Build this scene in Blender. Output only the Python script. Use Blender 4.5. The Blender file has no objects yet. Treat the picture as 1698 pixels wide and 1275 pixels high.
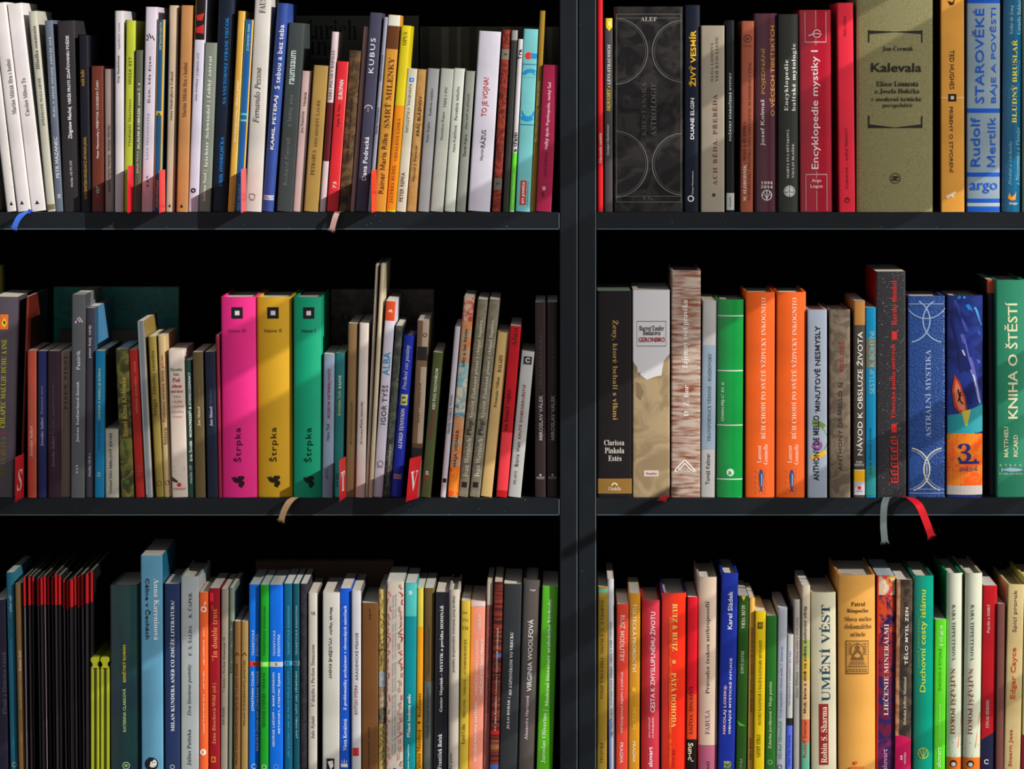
import bpy, bmesh, math, random, unicodedata
from mathutils import Vector
random.seed(7)
C = bpy.context.scene.collection
SC = bpy.context.scene

# ---------------------------------------------------------------- camera
PX = 0.000625            # metres per photo pixel in the plane of the shelf fronts
DIST = 4.5               # camera distance from that plane
VX, VY, ZE = 925.0, 100.0, 1.5
cam = bpy.data.objects.new('camera', bpy.data.cameras.new('camera'))
C.objects.link(cam); SC.camera = cam
cam.location = (0, -DIST, ZE); cam.rotation_euler = (math.pi/2, 0, 0)
cam.data.sensor_fit = 'HORIZONTAL'; cam.data.sensor_width = 36
cam.data.lens = 36 * DIST / (1698 * PX)
cam.data.shift_x = (849 - VX) / 1698
cam.data.shift_y = -(637.5 - VY) / 1698
cam.data.clip_end = 60

# ---------------------------------------------------------------- light
SLOPE = 0.58             # how steeply the light falls across the shelf fronts
LY = 0.72                # towards the viewer per unit to the right
sd = Vector((1, -LY, SLOPE))
sl = bpy.data.lights.new('sun', 'SUN'); sl.energy = 4.9; sl.angle = math.radians(0.2)
sl.color = (1.0, 0.95, 0.88)
sun = bpy.data.objects.new('sun', sl); C.objects.link(sun)
sun.rotation_euler = sd.to_track_quat('Z', 'Y').to_euler(); sun.location = (2, -1.5, 3)
w = bpy.data.worlds.new('sky'); SC.world = w; w.use_nodes = True
bg = w.node_tree.nodes['Background']
bg.inputs[0].default_value = (0.93, 0.95, 1.0, 1); bg.inputs[1].default_value = 0.46
SC.view_settings.view_transform = 'Standard'; SC.view_settings.look = 'None'
SC.view_settings.exposure = 0.0; SC.view_settings.gamma = 1.0
SC.view_settings.use_curve_mapping = False

# ---------------------------------------------------------------- materials
def lin(c):
    return tuple(((v/255)/12.92 if v <= 10.3 else ((v/255+0.055)/1.055)**2.4) for v in c) + (1,)
MATS = {}
def mat(col, kind='paper', col2=None, scale=1.0):
    key = (tuple(col), kind, tuple(col2) if col2 else None, scale)
    if key in MATS: return MATS[key]
    m = bpy.data.materials.new(kind); m.use_nodes = True
    nt = m.node_tree; N = nt.nodes; L = nt.links
    b = N['Principled BSDF']
    rough, bump, bs = {'paper': (.42, .04, 900), 'gloss': (.22, .01, 500), 'matte': (.6, .06, 900), 'cloth': (.8, .35, 2600),
        'leather': (.38, .8, 650), 'ink': (.5, 0, 1), 'foil': (.3, 0, 1), 'pages': (.85, .25, 60), 'board': (.42, .03, 120),
        'black': (.8, 0, 1), 'plastic': (.25, 0, 1), 'wall': (.9, .1, 80), 'ribbon': (.6, .5, 2500),
        'bark': (.5, .1, 60), 'paint': (.3, .1, 60), 'stone': (.6, .1, 60), 'speck': (.5, .2, 700), 'canvas': (.8, .4, 1500),
        'blotch': (.45, .1, 60), 'stripe': (.35, .02, 60), 'grain': (.5, .2, 300)}[kind]
    b.inputs['Roughness'].default_value = rough
    b.inputs['Specular IOR Level'].default_value = 0.4 if kind in ('gloss', 'leather', 'plastic') else 0.26
    if kind == 'ink' or kind == 'black':
        b.inputs['Base Color'].default_value = lin(col)
        if kind == 'black': b.inputs['Specular IOR Level'].default_value = 0.1
        MATS[key] = m; return m
    if kind == 'plastic':
        b.inputs['Base Color'].default_value = lin(col)
        MATS[key] = m; return m
    if kind == 'foil': b.inputs['Metallic'].default_value = 0.6
    if kind in ('gloss',): b.inputs['Coat Weight'].default_value = 0.3
    tc = N.new('ShaderNodeTexCoord'); mp = N.new('ShaderNodeMapping')
    L.new(tc.outputs['Object'], mp.inputs['Vector'])
    n1 = N.new('ShaderNodeTexNoise'); L.new(mp.outputs[0], n1.inputs['Vector'])
    n1.inputs['Detail'].default_value = 4
    rmp = N.new('ShaderNodeValToRGB'); L.new(n1.outputs['Fac'], rmp.inputs[0])
    e = rmp.color_ramp.elements
    c2 = col2 or tuple(v*.90 for v in col)
    c1 = tuple(col)
    n1.inputs['Scale'].default_value = 18
    e[0].position, e[1].position = .3, .62
    if kind == 'bark':
        mp.inputs['Scale'].default_value = (1, 1, 7); n1.inputs['Scale'].default_value = 42*scale; n1.inputs['Distortion'].default_value = .1; n1.inputs['Detail'].default_value = 3
        e[0].position, e[1].position = .36, .6
    if kind == 'stripe':
        mp.inputs['Scale'].default_value = (.2, .2, 9); n1.inputs['Scale'].default_value = 25*scale
        e[0].position, e[1].position = .45, .55
    if kind in ('paint', 'blotch', 'stone'):
        n1.inputs['Scale'].default_value = 70*scale; n1.inputs['Distortion'].default_value = 1.5
        e[0].position, e[1].position = .42, .58
    if kind == 'speck':
        n1.inputs['Scale'].default_value = 900; n1.inputs['Detail'].default_value = 2
        e[0].position, e[1].position = .69, .72
        c2 = tuple(col); c1 = col2 or (200, 200, 200)
    if kind == 'board':
        n1.inputs['Scale'].default_value = 420; n1.inputs['Detail'].default_value = 2
        e[0].position, e[1].position = .735, .77
        c2 = tuple(col); c1 = (120, 130, 140)
        n3 = N.new('ShaderNodeTexNoise'); n3.inputs['Scale'].default_value = 25; L.new(tc.outputs['Object'], n3.inputs['Vector'])
        mr = N.new('ShaderNodeMapRange'); L.new(n3.outputs['Fac'], mr.inputs[0]); mr.inputs[3].default_value = .3; mr.inputs[4].default_value = .6
        L.new(mr.outputs[0], b.inputs['Roughness']); b.inputs['Specular IOR Level'].default_value = .3
    if kind == 'pages':
        mp.inputs['Scale'].default_value = (60, .6, .6); n1.inputs['Scale'].default_value = 60
    if kind == 'cloth':
        n1.inputs['Scale'].default_value = 900
    if kind == 'leather':
        n1.inputs['Scale'].default_value = 500
    e[0].color = lin(c2); e[1].color = lin(c1)
    L.new(rmp.outputs[0], b.inputs['Base Color'])
    if bump:
        n2 = N.new('ShaderNodeTexVoronoi' if kind == 'leather' else 'ShaderNodeTexNoise')
        L.new((mp if kind in ('bark', 'pages') else tc).outputs[0 if kind in ('bark', 'pages') else 'Object'], n2.inputs['Vector'])
        n2.inputs['Scale'].default_value = bs
        bm_ = N.new('ShaderNodeBump'); bm_.inputs['Strength'].default_value = bump; bm_.inputs['Distance'].default_value = .0006
        L.new(n2.outputs[0], bm_.inputs['Height']); L.new(bm_.outputs[0], b.inputs['Normal'])
    MATS[key] = m; return m

# ---------------------------------------------------------------- mesh helpers
class MB:
    def __init__(s): s.v = []; s.f = []; s.m = []; s.mats = []; s.mi = {}; s.sm = []
    def slot(s, m):
        if m.name not in s.mi: s.mi[m.name] = len(s.mats); s.mats.append(m)
        return s.mi[m.name]
    def add(s, vs, fs, m, sm=False):
        k = s.slot(m); o = len(s.v)
        s.v += [tuple(q) for q in vs]
        for f in fs: s.f.append(tuple(i+o for i in f)); s.m.append(k); s.sm.append(sm)
    def box(s, x0, x1, y0, y1, z0, z1, m, ch=0.0):
        if ch <= 0:
            vs = [(x0,y0,z0),(x1,y0,z0),(x1,y1,z0),(x0,y1,z0),(x0,y0,z1),(x1,y0,z1),(x1,y1,z1),(x0,y1,z1)]
            s.add(vs, [(3,2,1,0),(4,5,6,7),(0,1,5,4),(1,2,6,5),(2,3,7,6),(3,0,4,7)], m); return
        bm = bmesh.new(); bmesh.ops.create_cube(bm, size=1)
        for v in bm.verts: v.co = ((x0+x1)/2+v.co.x*(x1-x0), (y0+y1)/2+v.co.y*(y1-y0), (z0+z1)/2+v.co.z*(z1-z0))
        bmesh.ops.bevel(bm, geom=bm.edges[:], offset=ch, segments=2, affect='EDGES')
        bm.verts.index_update()
        s.add([v.co[:] for v in bm.verts], [[v.index for v in f.verts] for f in bm.faces], m); bm.free()
    def build(s, name, parent=None, smooth=False, **props):
        me = bpy.data.meshes.new(name); me.from_pydata(s.v, [], s.f)
        for m in s.mats: me.materials.append(m)
        me.polygons.foreach_set('material_index', s.m)
        me.polygons.foreach_set('use_smooth', [smooth or q for q in s.sm])
        me.update()
        o = bpy.data.objects.new(name, me); C.objects.link(o)
        if parent: o.parent = parent
        for k, v in props.items(): o[k] = v
        return o
def empty(name, loc, label=None, cat=None, group=None, roty=0, **props):
    o = bpy.data.objects.new(name, None); C.objects.link(o); o.location = loc; o.rotation_euler = (0, roty, 0)
    o.empty_display_size = .02
    if label: o['label'] = label
    if cat: o['category'] = cat
    if group: o['group'] = group
    for k, v in props.items(): o[k] = v
    return o
def wx(px, y=0.0): return (px - VX) * PX * (DIST + y) / DIST
def wz(py, y=0.0): return ZE + (VY - py) * PX * (DIST + y) / DIST

# ---------------------------------------------------------------- lettering (built once per glyph)
ACC = {'\u030c': '\u02c7', '\u0301': '\u00b4', '\u030a': '\u02da', '\u0308': '\u00a8', '\u0302': '^', '\u0300': '`'}
def styl(ch, st):
    if st in ('r', 'i'):
        a = ord(ch)
        if 65 <= a <= 90: return chr((0x1D400 if st == 'r' else 0x1D434) + a - 65)
        if st == 'i' and ch == 'h': return chr(0x1D489)
        if 97 <= a <= 122: return chr((0x1D41A if st == 'r' else 0x1D44E) + a - 97)
        if st == 'r' and 48 <= a <= 57: return chr(0x1D7CE + a - 48)
    return ch
GL = {}
def need(st, ch): GL.setdefault((st, ch), None)
def collect(text, st):
    if st in ('r', 'i'):
        for ch in unicodedata.normalize('NFD', text):
            need(st, ACC.get(ch, ch))
        need(st, "'")
    else:
        for ch in text: need(st, ch)
def build_glyphs():
    objs = []
    col = bpy.data.collections.new('tmp'); C.children.link(col)
    def mk(body, st):
        c = bpy.data.curves.new('g', 'FONT'); c.body = body; c.resolution_u = 2
        c.offset = {'b': .016, 's': .005, 'r': -.003, 'i': .006, 'l': -.008}[st]
        o = bpy.data.objects.new('g', c); col.objects.link(o); return o
    for (st, ch) in list(GL):
        s = styl(ch, st)
        objs.append(((st, ch), mk(s if ch != ' ' else 'nn', st), mk(s+s if ch != ' ' else 'n n', st)))
    dg = bpy.context.evaluated_depsgraph_get(); dg.update()
    for key, a, b2 in objs:
        ms = []
        for o in (a, b2):
            e = o.evaluated_get(dg); me = e.to_mesh()
            vs = [(v.co.x, v.co.y) for v in me.vertices]; fs = [tuple(p.vertices) for p in me.polygons]
            ms.append((vs, fs)); e.to_mesh_clear()
        def mx(q): return max((v[0] for v in q[0]), default=0)
        adv = mx(ms[1]) - mx(ms[0])
        if key[1] == ' ': GL[key] = ([], [], adv, 0, 0, 0, 0); continue
        vs, fs = ms[0]
        # drop loose verts of curve
        if not vs: GL[key] = ([], [], .4, 0, 0, 0, 0); continue
        xs = [v[0] for v in vs]; ys = [v[1] for v in vs]
        if key[1] == 'M' and key[0] in 'bs':      # the offset outline of this letter folds over itself: draw its four strokes
            q0, q1, z0, z1 = 0.0, adv-.08, 0.0, 0.72; sw = .13 if key[0] == 'b' else .085; xm = (q0+q1)/2; dg_ = sw*1.15
            q0 += .08
            xm = (q0+q1)/2
            vs = [(q0,z0),(q0+sw,z0),(q0+sw,z1),(q0,z1),(q1-sw,z0),(q1,z0),(q1,z1),(q1-sw,z1),(q0,z1),(q0+dg_,z1),(xm+dg_/2,.1),(xm-dg_/2,.1),(q1-dg_,z1),(q1,z1),(xm+dg_/2,.1),(xm-dg_/2,.1)]
            fs = [(0,1,2,3),(4,5,6,7),(11,10,9,8),(15,14,13,12)]
            xs = [v[0] for v in vs]; ys = [v[1] for v in vs]
        lo, hi = min(ys), max(ys)
        if hi-lo > .35:                            # cut tall strokes so that the print can follow a rounded spine
            bm = bmesh.new(); bv = [bm.verts.new((x, y, 0)) for x, y in vs]
            for f_ in fs:
                try: bm.faces.new([bv[i] for i in f_])
                except ValueError: pass
            n_ = 5 if hi-lo > .6 else 3
            for q in range(1, n_):
                bmesh.ops.bisect_plane(bm, geom=bm.verts[:]+bm.edges[:]+bm.faces[:], plane_co=(0, lo+(hi-lo)*q/n_, 0), plane_no=(0, 1, 0), dist=1e-6)
            bm.verts.index_update(); nv = [(v.co.x, v.co.y) for v in bm.verts]; nf = [tuple(v.index for v in f_.verts) for f_ in bm.faces]; bm.free()
            vs, fs = nv, nf
        GL[key] = (vs, fs, adv, min(xs), max(xs), min(ys), max(ys))
    for _, a, b2 in objs:
        for o in (a, b2):
            d = o.data; bpy.data.objects.remove(o); bpy.data.curves.remove(d)
    bpy.data.collections.remove(col)
def layout(text, st, track=0.0):
    V = []; F = []; x = 0.0
    def put(g, dx, dy):
        o = len(V); V.extend((p[0]+dx, p[1]+dy) for p in g[0]); F.extend(tuple(i+o for i in f) for f in g[1])
    if st in ('r', 'i'):
        seq = unicodedata.normalize('NFD', text); i = 0
        while i < len(seq):
            ch = seq[i]; g = GL[(st, ch)]; put(g, x, 0); adv = g[2]
            if i+1 < len(seq) and seq[i+1] in ACC:
                a = GL[(st, ACC[seq[i+1]])]
                if seq[i+1] == '\u030c' and ch in 'tdlL':
                    a = GL[(st, "'")]; put(a, x+g[4]-a[3]-(.02 if ch != 'L' else .25), 0); adv += .1
                else:
                    put(a, x+(g[3]+g[4])/2-(a[3]+a[4])/2+(.04 if st == 'i' else 0), g[6]-a[5]+.05)
                i += 1
            x += adv + track; i += 1
    else:
        for ch in text:
            g = GL[(st, ch)]; put(g, x, 0); x += g[2] + track
    return V, F
# ---------------------------------------------------------------- spine print vocabulary (all numbers in the zoomed view's pixels)
def u(s, ya, yb, fx, sz, col, st='s', tr=0.0): return ('t', 'u', s, ya, yb, fx, sz, col, st, tr)   # reads upwards
def d(s, ya, yb, fx, sz, col, st='s', tr=0.0): return ('t', 'd', s, ya, yb, fx, sz, col, st, tr)   # reads downwards
def h(s, y, fa, fb, sz, col, st='s', tr=0.0): return ('t', 'h', s, y, fa, fb, sz, col, st, tr)
def r(ya, yb, col, fa=0.0, fb=1.0, k='ink', c2=None): return ('r', ya, yb, col, fa, fb, k, c2)
def c(fx, y, rad, col, rin=0.0, a0=0, a1=360): return ('c', fx, y, rad, col, rin, a0, a1)
def p(pts, col): return ('p', pts, col)
def l(pts, wd, col): return ('l', pts, wd, col)
W = (218, 214, 208); K = (18, 18, 20); G = (120, 118, 116)
VIEW = [0, 0, 1.0, 0, 351, '']
BOOKS = []
def view(x0, y0, f, row, where):
    VIEW[:] = [x0, y0, f, row, (352, 826, 1300)[row-1], where]
def B(xt, xb, wd, yt, col, label, dec=(), hard=0, k='paper', depth=.135, out=None, bulge=None, side=None, page=(216, 208, 194),
      c2=None, sc=1.0, yend=None, rib=None):
    x0, y0, f, row, base, where = VIEW
    ytop = y0 + yt/f; yref = min(base, 1275) if yend is None else y0+yend/f
    sl_ = (xt - xb)/f/(yref - ytop)            # px of lean to the right per px of height
    left = x0 + xb/f - sl_*(base - yref)
    BOOKS.append(dict(row=row, base=base, left=left, w=wd/f, ytop=ytop, s=sl_, col=col, label=label+' on '+where+' shelf', where=where,
        dec=dec, hard=hard, k=k, depth=depth, out=out, bulge=bulge, side=side, page=page, c2=c2, sc=sc, f=f, y0=y0, rib=rib))
# ================================================================ the books, shelf by shelf, left to right
CR = (205, 200, 180); BK = (25, 22, 24)
# ---- upper left
view(0, 0, 3.19, 1, 'upper left')
B(-140, -60, 70, 10, (196,196,178), 'cream paperback with green edge leaning left, leftmost', k='matte')
B(-116, 14, 74, 16, (214,209,206), 'white paperback with faint feather pattern leaning left', [l([(.1,640),(.9,700)],3,(170,165,160)),l([(.1,740),(.9,800)],3,(175,170,160)),l([(.1,840),(.9,900)],3,(170,165,160)),l([(.1,940),(.9,1000)],3,(165,160,150)),p([(.4,1090),(.75,1090),(.58,1070)],BK)], k='matte')
B(-42, 92, 70, 20, (222,216,214), 'white paperback titled Hra s hadmi leaning far left', [u('Marián Milčák Hra s hadmi',320,610,.68,22,(60,55,60),'r'),p([(.28,1086),(.56,1086),(.42,1066)],BK)], out=.004)
B(38, 168, 76, 24, (224,218,218), 'white paperback titled To with ribbon hanging below, leaning left', [u('Czesław Miłosz To',420,618,.52,22,(60,55,60),'r'),p([(.3,1086),(.6,1086),(.45,1066)],BK)])
B(150, 250, 44, 62, (190,188,172), 'grey white thin paperback titled Hliadka osamenia', [u('STÉPHANE MALLARMÉ',415,668,.55,17,(60,58,60),'r'),u('Hliadka osamenia',140,370,.55,18,(60,55,60),'r'),r(1085,1113,(120,110,80))])
B(234, 293, 44, 110, (98,108,126), 'slate blue thin paperback with wide spaced white title', [u('PETR MAZANEC',728,945,.5,18,(225,225,228),'s'),u('Kdo v zlaté struny zahrát zná',198,620,.55,17,(200,205,212),'s',.08),u('Alt',1030,1055,.5,18,(220,220,220),'r')])
B(302, 338, 92, 112, (42,38,42), 'charcoal paperback with white title in capitals', [u('Zbigniew Machej',570,738,.55,26,(225,222,224),'b'),u('VERŠE PROTI ZDAŇOVANIU POÉZIE',192,556,.52,21,(225,222,224),'b'),u('vlna/das 143 PH XVI',855,995,.5,14,(190,185,188))], k='matte')
B(418, 432, 50, 188, (20,20,32), 'midnight blue thin paperback with gold lettering', [u('MORGENSTERN RINGELNATZ ARTMANN JANDL',725,1055,.5,20,(165,125,45),'b'),u('malé ladhi',372,456,.3,20,(165,125,45),'b')])
B(482, 486, 64, 350, (104,46,32), 'short rust brown paperback with white capitals', [u('Peter Macsovszky | PRÍBYTOK CUDZIEHO ČASU',428,838,.5,20,(225,215,205),'s'),u('027',987,1025,.5,17,(225,215,205)),u('AP',1030,1055,.5,17,(215,40,45))])
B(552, 556, 46, 366, (152,134,128), 'short taupe thin paperback with dark downward title', [d('Marián Milčák   Siedma kniha spánku',662,1018,.5,17,(60,50,50),'r')])
view(180, 0, 3.19, 1, 'upper left')
B(34, 34, 48, 58, (206,200,204), 'white thin paperback with textured lower spine', [u('Osip Mandelštam',295,440,.45,15,(60,55,60),'r'),u('Aprílové verše',120,265,.5,13,(110,105,105),'r')])
B(92, 78, 50, 110, (178,188,52), 'lime green paperback titled Missa est', [u('Vladimír Martinec',525,778,.5,16,(70,75,30),'r',.08),u('MISSA EST',302,446,.5,16,(70,75,30),'s',.05)])
B(143, 133, 40, 266, (84,88,72), 'short moss grey thin paperback with white title', [u('SKLÁDÁM SI OBRÁZEK',570,790,.5,17,(215,215,200),'b'),u('svazek č. 6',440,560,.5,15,(215,215,200)),u('Jakub Noha',800,920,.45,15,(190,190,175))])
B(196, 172, 62, 38, (208,198,212), 'lilac white paperback titled Dom kde žijem', [u('Dom, kde žijem',300,545,.5,17,(80,72,90),'b',.12),u('Laco Novomeský',600,845,.45,15,(150,140,155),'s',.1),h('r',940,.42,.58,14,BK),h('e',962,.42,.58,14,BK),h('w',985,.38,.62,14,BK),l([(.15,185),(.35,205)],4,K),l([(.35,180),(.55,205)],4,K),l([(.6,190),(.85,215)],4,K),p([(.15,205),(.35,215),(.15,215)],K)])
B(258, 236, 42, 104, (28,84,128), 'thin blue paperback with yellow margins and clip emblem', [r(106,600,(205,160,60),.75,1),r(106,1116,(215,150,50),0,.12),r(600,1116,(200,155,50),.78,1),r(590,612,(215,170,60),0,.9),r(598,632,(40,80,100),.3,.62),u('ALDEN NOWLAN',955,1100,.45,13,(190,190,150),'b'),d('ALDEN NOWLAN',118,265,.45,12,(190,190,150),'b')])
B(322, 302, 46, 30, (200,178,152), 'beige paperback titled Úzkosť with black triangle', [u('Anna Ondrejková Úzkosť',380,642,.45,20,(70,50,45),'r'),p([(.3,1098),(.6,1098),(.45,1080)],BK)])
B(385, 358, 62, 30, (186,132,80), 'tan brown paperback titled Hra s hadmi standing nearly upright', [u('Marián Milčák Hra s hadmi',332,622,.5,20,(95,55,35),'r'),p([(.3,1100),(.6,1100),(.45,1082)],BK)])
B(462, 420, 54, -30, (206,202,220), 'white paperback with black and red top section', [r(-25,212,(22,14,14)),p([(.1,85),(.9,70),(.7,110),(.2,110)],(190,40,30)),p([(.1,150),(.9,130),(.9,180),(.15,175)],(180,35,30)),r(-25,212,(205,150,50),0,.07),d('JÁN ONDRUŠ | Primeraz luna',282,535,.45,17,(110,100,120),'r'),c(.45,1010,13,BK,6)])
B(511, 476, 64, 228, (128,136,124), 'grey green paperback with large white bilingual title', [u('leichter Schwindel | ľahký závrat',298,885,.5,24,(228,230,220),'r',.04),u('Sabina Neef |',905,1068,.45,22,(228,230,220),'r')])
B(585, 542, 88, -60, (15,28,46), 'navy black hardcover with bright blue title', [u('ERIK ONDREJIČKA',728,990,.5,24,(35,130,215),'r'),u('NA VNÚTORNEJ STRANE VIEČOK',95,555,.55,23,(35,130,215),'r')], hard=1, side=(10,20,35))
view(360, 0, 3.19, 1, 'upper left')
B(110, 54, 38, 60, (212,162,62), 'thin gold paperback titled Materia prima with white text', [u('Materia prima',432,565,.5,15,(245,235,205),'r'),u('Elena Hidvéghyová-Yung',585,755,.5,13,(240,230,200),'r'),r(62,1110,(230,200,130),.86,1)])
B(150, 92, 44, 105, (25,95,170), 'thin bright blue paperback with yellow edge and clip emblem', [r(107,1112,(225,170,60),.82,1),r(107,1112,(120,190,190),0,.1),r(602,612,(110,200,190),.1,1),r(635,645,(110,200,190),.0,.9),u('IMRE ORAVECZ',975,1115,.45,13,(150,200,190),'b'),d('IMRE ORAVECZ',130,272,.45,12,(150,210,200),'b')])
B(203, 147, 86, -60, (208,203,196), 'tall cream paperback with italic author line', [u('Fernando Pessoa',362,655,.42,32,(70,66,62),'i'),u('FAUST',-30,72,.5,32,(70,66,62),'r'),c(.4,1045,17,(110,105,100),14),l([(.2,1030),(.6,1035)],3,(110,105,100)),h('ARGO',1062,.3,.55,8,(110,105,100))], bulge=.0015)
B(320, 236, 62, 20, (48,74,148), 'royal blue rounded hardcover with white title', [u('KAMIL PETERAJ',510,795,.5,24,(232,232,238),'b'),u('S tebou a bez teba',135,475,.5,27,(232,232,238),'s',.03),u('IKAR',1036,1062,.5,54,(232,232,238),'b')], hard=1, bulge=.0032)
B(380, 314, 84, 125, (60,68,68), 'dark slate paperback with green grey title', [u('raumsaum',272,450,.42,28,(190,205,195),'b'),u('z lemu snu',508,675,.42,24,(105,112,108),'s',.06),u('Richard Pietraß',735,985,.42,22,(105,108,105),'s',.06)])
B(450, 400, 50, 378, (204,174,170), 'short dusty pink paperback titled Notácia', [u('Notácia',490,562,.5,16,(80,55,60),'s'),u('Joe Palaščák',590,706,.45,16,(80,55,60),'s')])
B(512, 458, 76, 350, (172,138,72), 'short ochre paperback titled Sto sonetů Lauře', [u('STO SONETŮ LAUŘE',532,780,.5,20,(95,62,22),'r'),u('PETRARCA',796,930,.45,20,(95,62,22),'r')])
B(608, 541, 32, 170, (212,192,196), 'thin paperback in white and dark red sections', [r(545,855,(92,16,26)),u('EZRA POUND V RAPALLU',265,530,.5,15,(90,70,75),'r')])
view(540, 0, 3.19, 1, 'upper left')
B(62, 5, 60, 328, (222,42,52), 'short bright red paperback with white title', [u('EUROPAIN',426,528,.5,22,(240,225,222),'b'),u('Agda B. Pain',555,675,.5,18,(110,25,35),'s'),u('73',965,1000,.55,18,(240,225,222)),r(330,1112,(240,120,120),.94,1)])
B(126, 64, 64, 270, (104,78,46), 'short paperback with brown map like photo cover', [u('andrej zlatoústy | hľadám svoj rým',525,862,.5,18,(30,22,18),'r'),r(1044,1076,(25,20,18),.25,.75)], k='stone', c2=(64,46,28))
B(202, 128, 28, 142, (158,118,116), 'thin plain dusty rose paperback')
B(234, 156, 68, 70, (66,64,86), 'dark violet grey paperback titled Kubus', [u('KUBUS',205,390,.42,26,(228,226,236),'s',.14),u('Dana Podracká',728,958,.5,24,(228,226,236),'b',.04),c(.45,580,22,(210,208,220),18,0,180),u('A R T',562,596,.42,8,(210,208,220))])
B(306, 220, 26, 92, (150,150,168), 'thin blue grey paperback beside the dark violet one', [u('Marian Pauchmann',570,712,.5,13,(60,60,75)),u('Neukrotné komory',292,432,.5,13,(60,60,75))])
B(330, 252, 66, 82, (210,148,52), 'amber paperback with large title in dark capitals', [r(84,140,(215,212,200)),r(140,262,(96,52,24)),u('SMRŤ MILENKY',308,680,.5,36,(92,48,18),'r'),u('Rainer Maria Rilke',710,1028,.5,28,(100,42,18),'s')])
B(400, 318, 52, 138, (214,196,26), 'yellow paperback with orange lower half', [u('OPUS',172,242,.5,20,(100,92,15),'r'),r(560,1112,(232,138,18)),u('VZDÁLENÁ LÁSKA',628,858,.55,19,(110,58,10),'r'),u('JAUFRES RUDEL',875,1078,.5,19,(110,58,10),'r')])
B(432, 370, 54, 366, (208,202,182), 'short cream paperback with small blue square', [r(415,436,(30,120,215),.3,.75),r(421,430,(230,230,230),.45,.6),d('KARNEVAL V KLÁŠTORE',448,705,.5,17,(120,112,95),'s'),u('PETER REPKA',915,1070,.45,19,(90,85,75),'s')])
B(486, 428, 54, 370, (188,146,86), 'short kraft brown paperback with black title', [u('KRÁĽ BLÁZNOV',512,722,.5,20,(50,34,20),'b'),u('Marcel J. Perecár',770,962,.5,17,(60,42,28))], k='blotch', c2=(176,132,74))
B(541, 487, 64, 366, (152,153,155), 'short mid grey paperback right of the kraft one', [u('Relikvie anjelov',470,615,.5,16,(70,70,72)),u('Peter Repka',650,755,.42,16,(70,70,72))])
view(730, 0, 3.188, 1, 'upper left')
B(4, -54, 68, 366, (174,177,168), 'short pale grey paperback titled Nahá v tŕní', [u('Nahá v tŕní',465,568,.5,17,(85,88,80)),u('Stanislava Repar',592,745,.5,17,(85,88,80))])
B(74, 22, 56, 364, (204,208,198), 'short white grey paperback titled Parcelácia vzduchu', [u('Parcelácia vzduchu',462,638,.5,16,(90,94,85)),u('Nora Ružičková',665,806,.5,16,(90,94,85))])
B(136, 84, 48, 378, (144,147,138), 'short olive grey thin paperback', [u('Ako tieň na pľúcach',498,685,.5,15,(60,62,56)),u('Derek Rebro',712,828,.5,15,(60,62,56))])
B(206, 146, 116, 170, (210,206,220), 'wide white hardcover titled To je vojna in red', [u('TO JE VOJNA!',415,622,.5,36,(190,40,48),'s'),u('RÁZUS',692,785,.48,30,(60,55,62),'s'),u('Martin',790,852,.48,17,(110,105,112))], hard=1, bulge=.0016)
B(331, 274, 44, 160, (150,54,38), 'rust red paperback with dark check pattern and label', [r(262,318,(130,120,105)),h('049',290,.3,.7,12,(50,40,35)),r(945,1008,(110,104,92)),h('049',975,.3,.7,12,(50,40,35))], k='stone', c2=(92,26,20), sc=2)
B(378, 330, 36, 160, (52,52,48), 'thin charcoal paperback between rust and white ones', [r(162,215,(150,150,148))])
B(410, 362, 30, 208, (212,206,208), 'thin white paperback with vivid green bottom', [r(810,1114,(98,218,48)),u('Tra',262,318,.5,20,K,'b'),u('a ďalší',700,805,.5,20,K,'b'),u('Oscar Tuto, Eduard a ďalší',920,1090,.5,12,(190,235,160))])
B(440, 396, 78, 156, (118,196,200), 'pale cyan paperback with blue rings and red dot', [r(284,312,(25,140,205),.5,1),c(.42,298,19,(225,50,20)),r(341,345,(25,120,160)),c(.6,412,46,(20,140,200),26,0,180),r(400,412,(118,196,200)),c(.55,590,54,(20,140,200),28,180,360),r(660,664,(25,120,160)),r(958,1086,(205,48,32),.28,.68),u('ars poetica',966,1080,.48,22,(240,230,220),'b'),u('medzinárodný festival',962,1086,.8,7,(90,60,60))])
B(528, 476, 28, 58, (156,122,38), 'thin tall olive gold paperback titled Materia prima', [u('Materia prima',432,560,.5,14,(225,215,170),'r'),u('Elena Hidvéghyová-Yung',580,752,.5,13,(215,205,160),'r')])
B(548, 508, 82, 346, (158,28,68), 'short crimson paperback at right end of shelf', [u('Veľký dych: Psychopolis, tenký ľad',440,795,.48,22,(225,190,200),'b'),u('IVAN ŠTRPKA',806,936,.48,17,(95,18,42)),u('43',990,1010,.45,17,(235,215,220),'b'),u('AP',1018,1044,.42,17,(80,15,35))])
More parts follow.
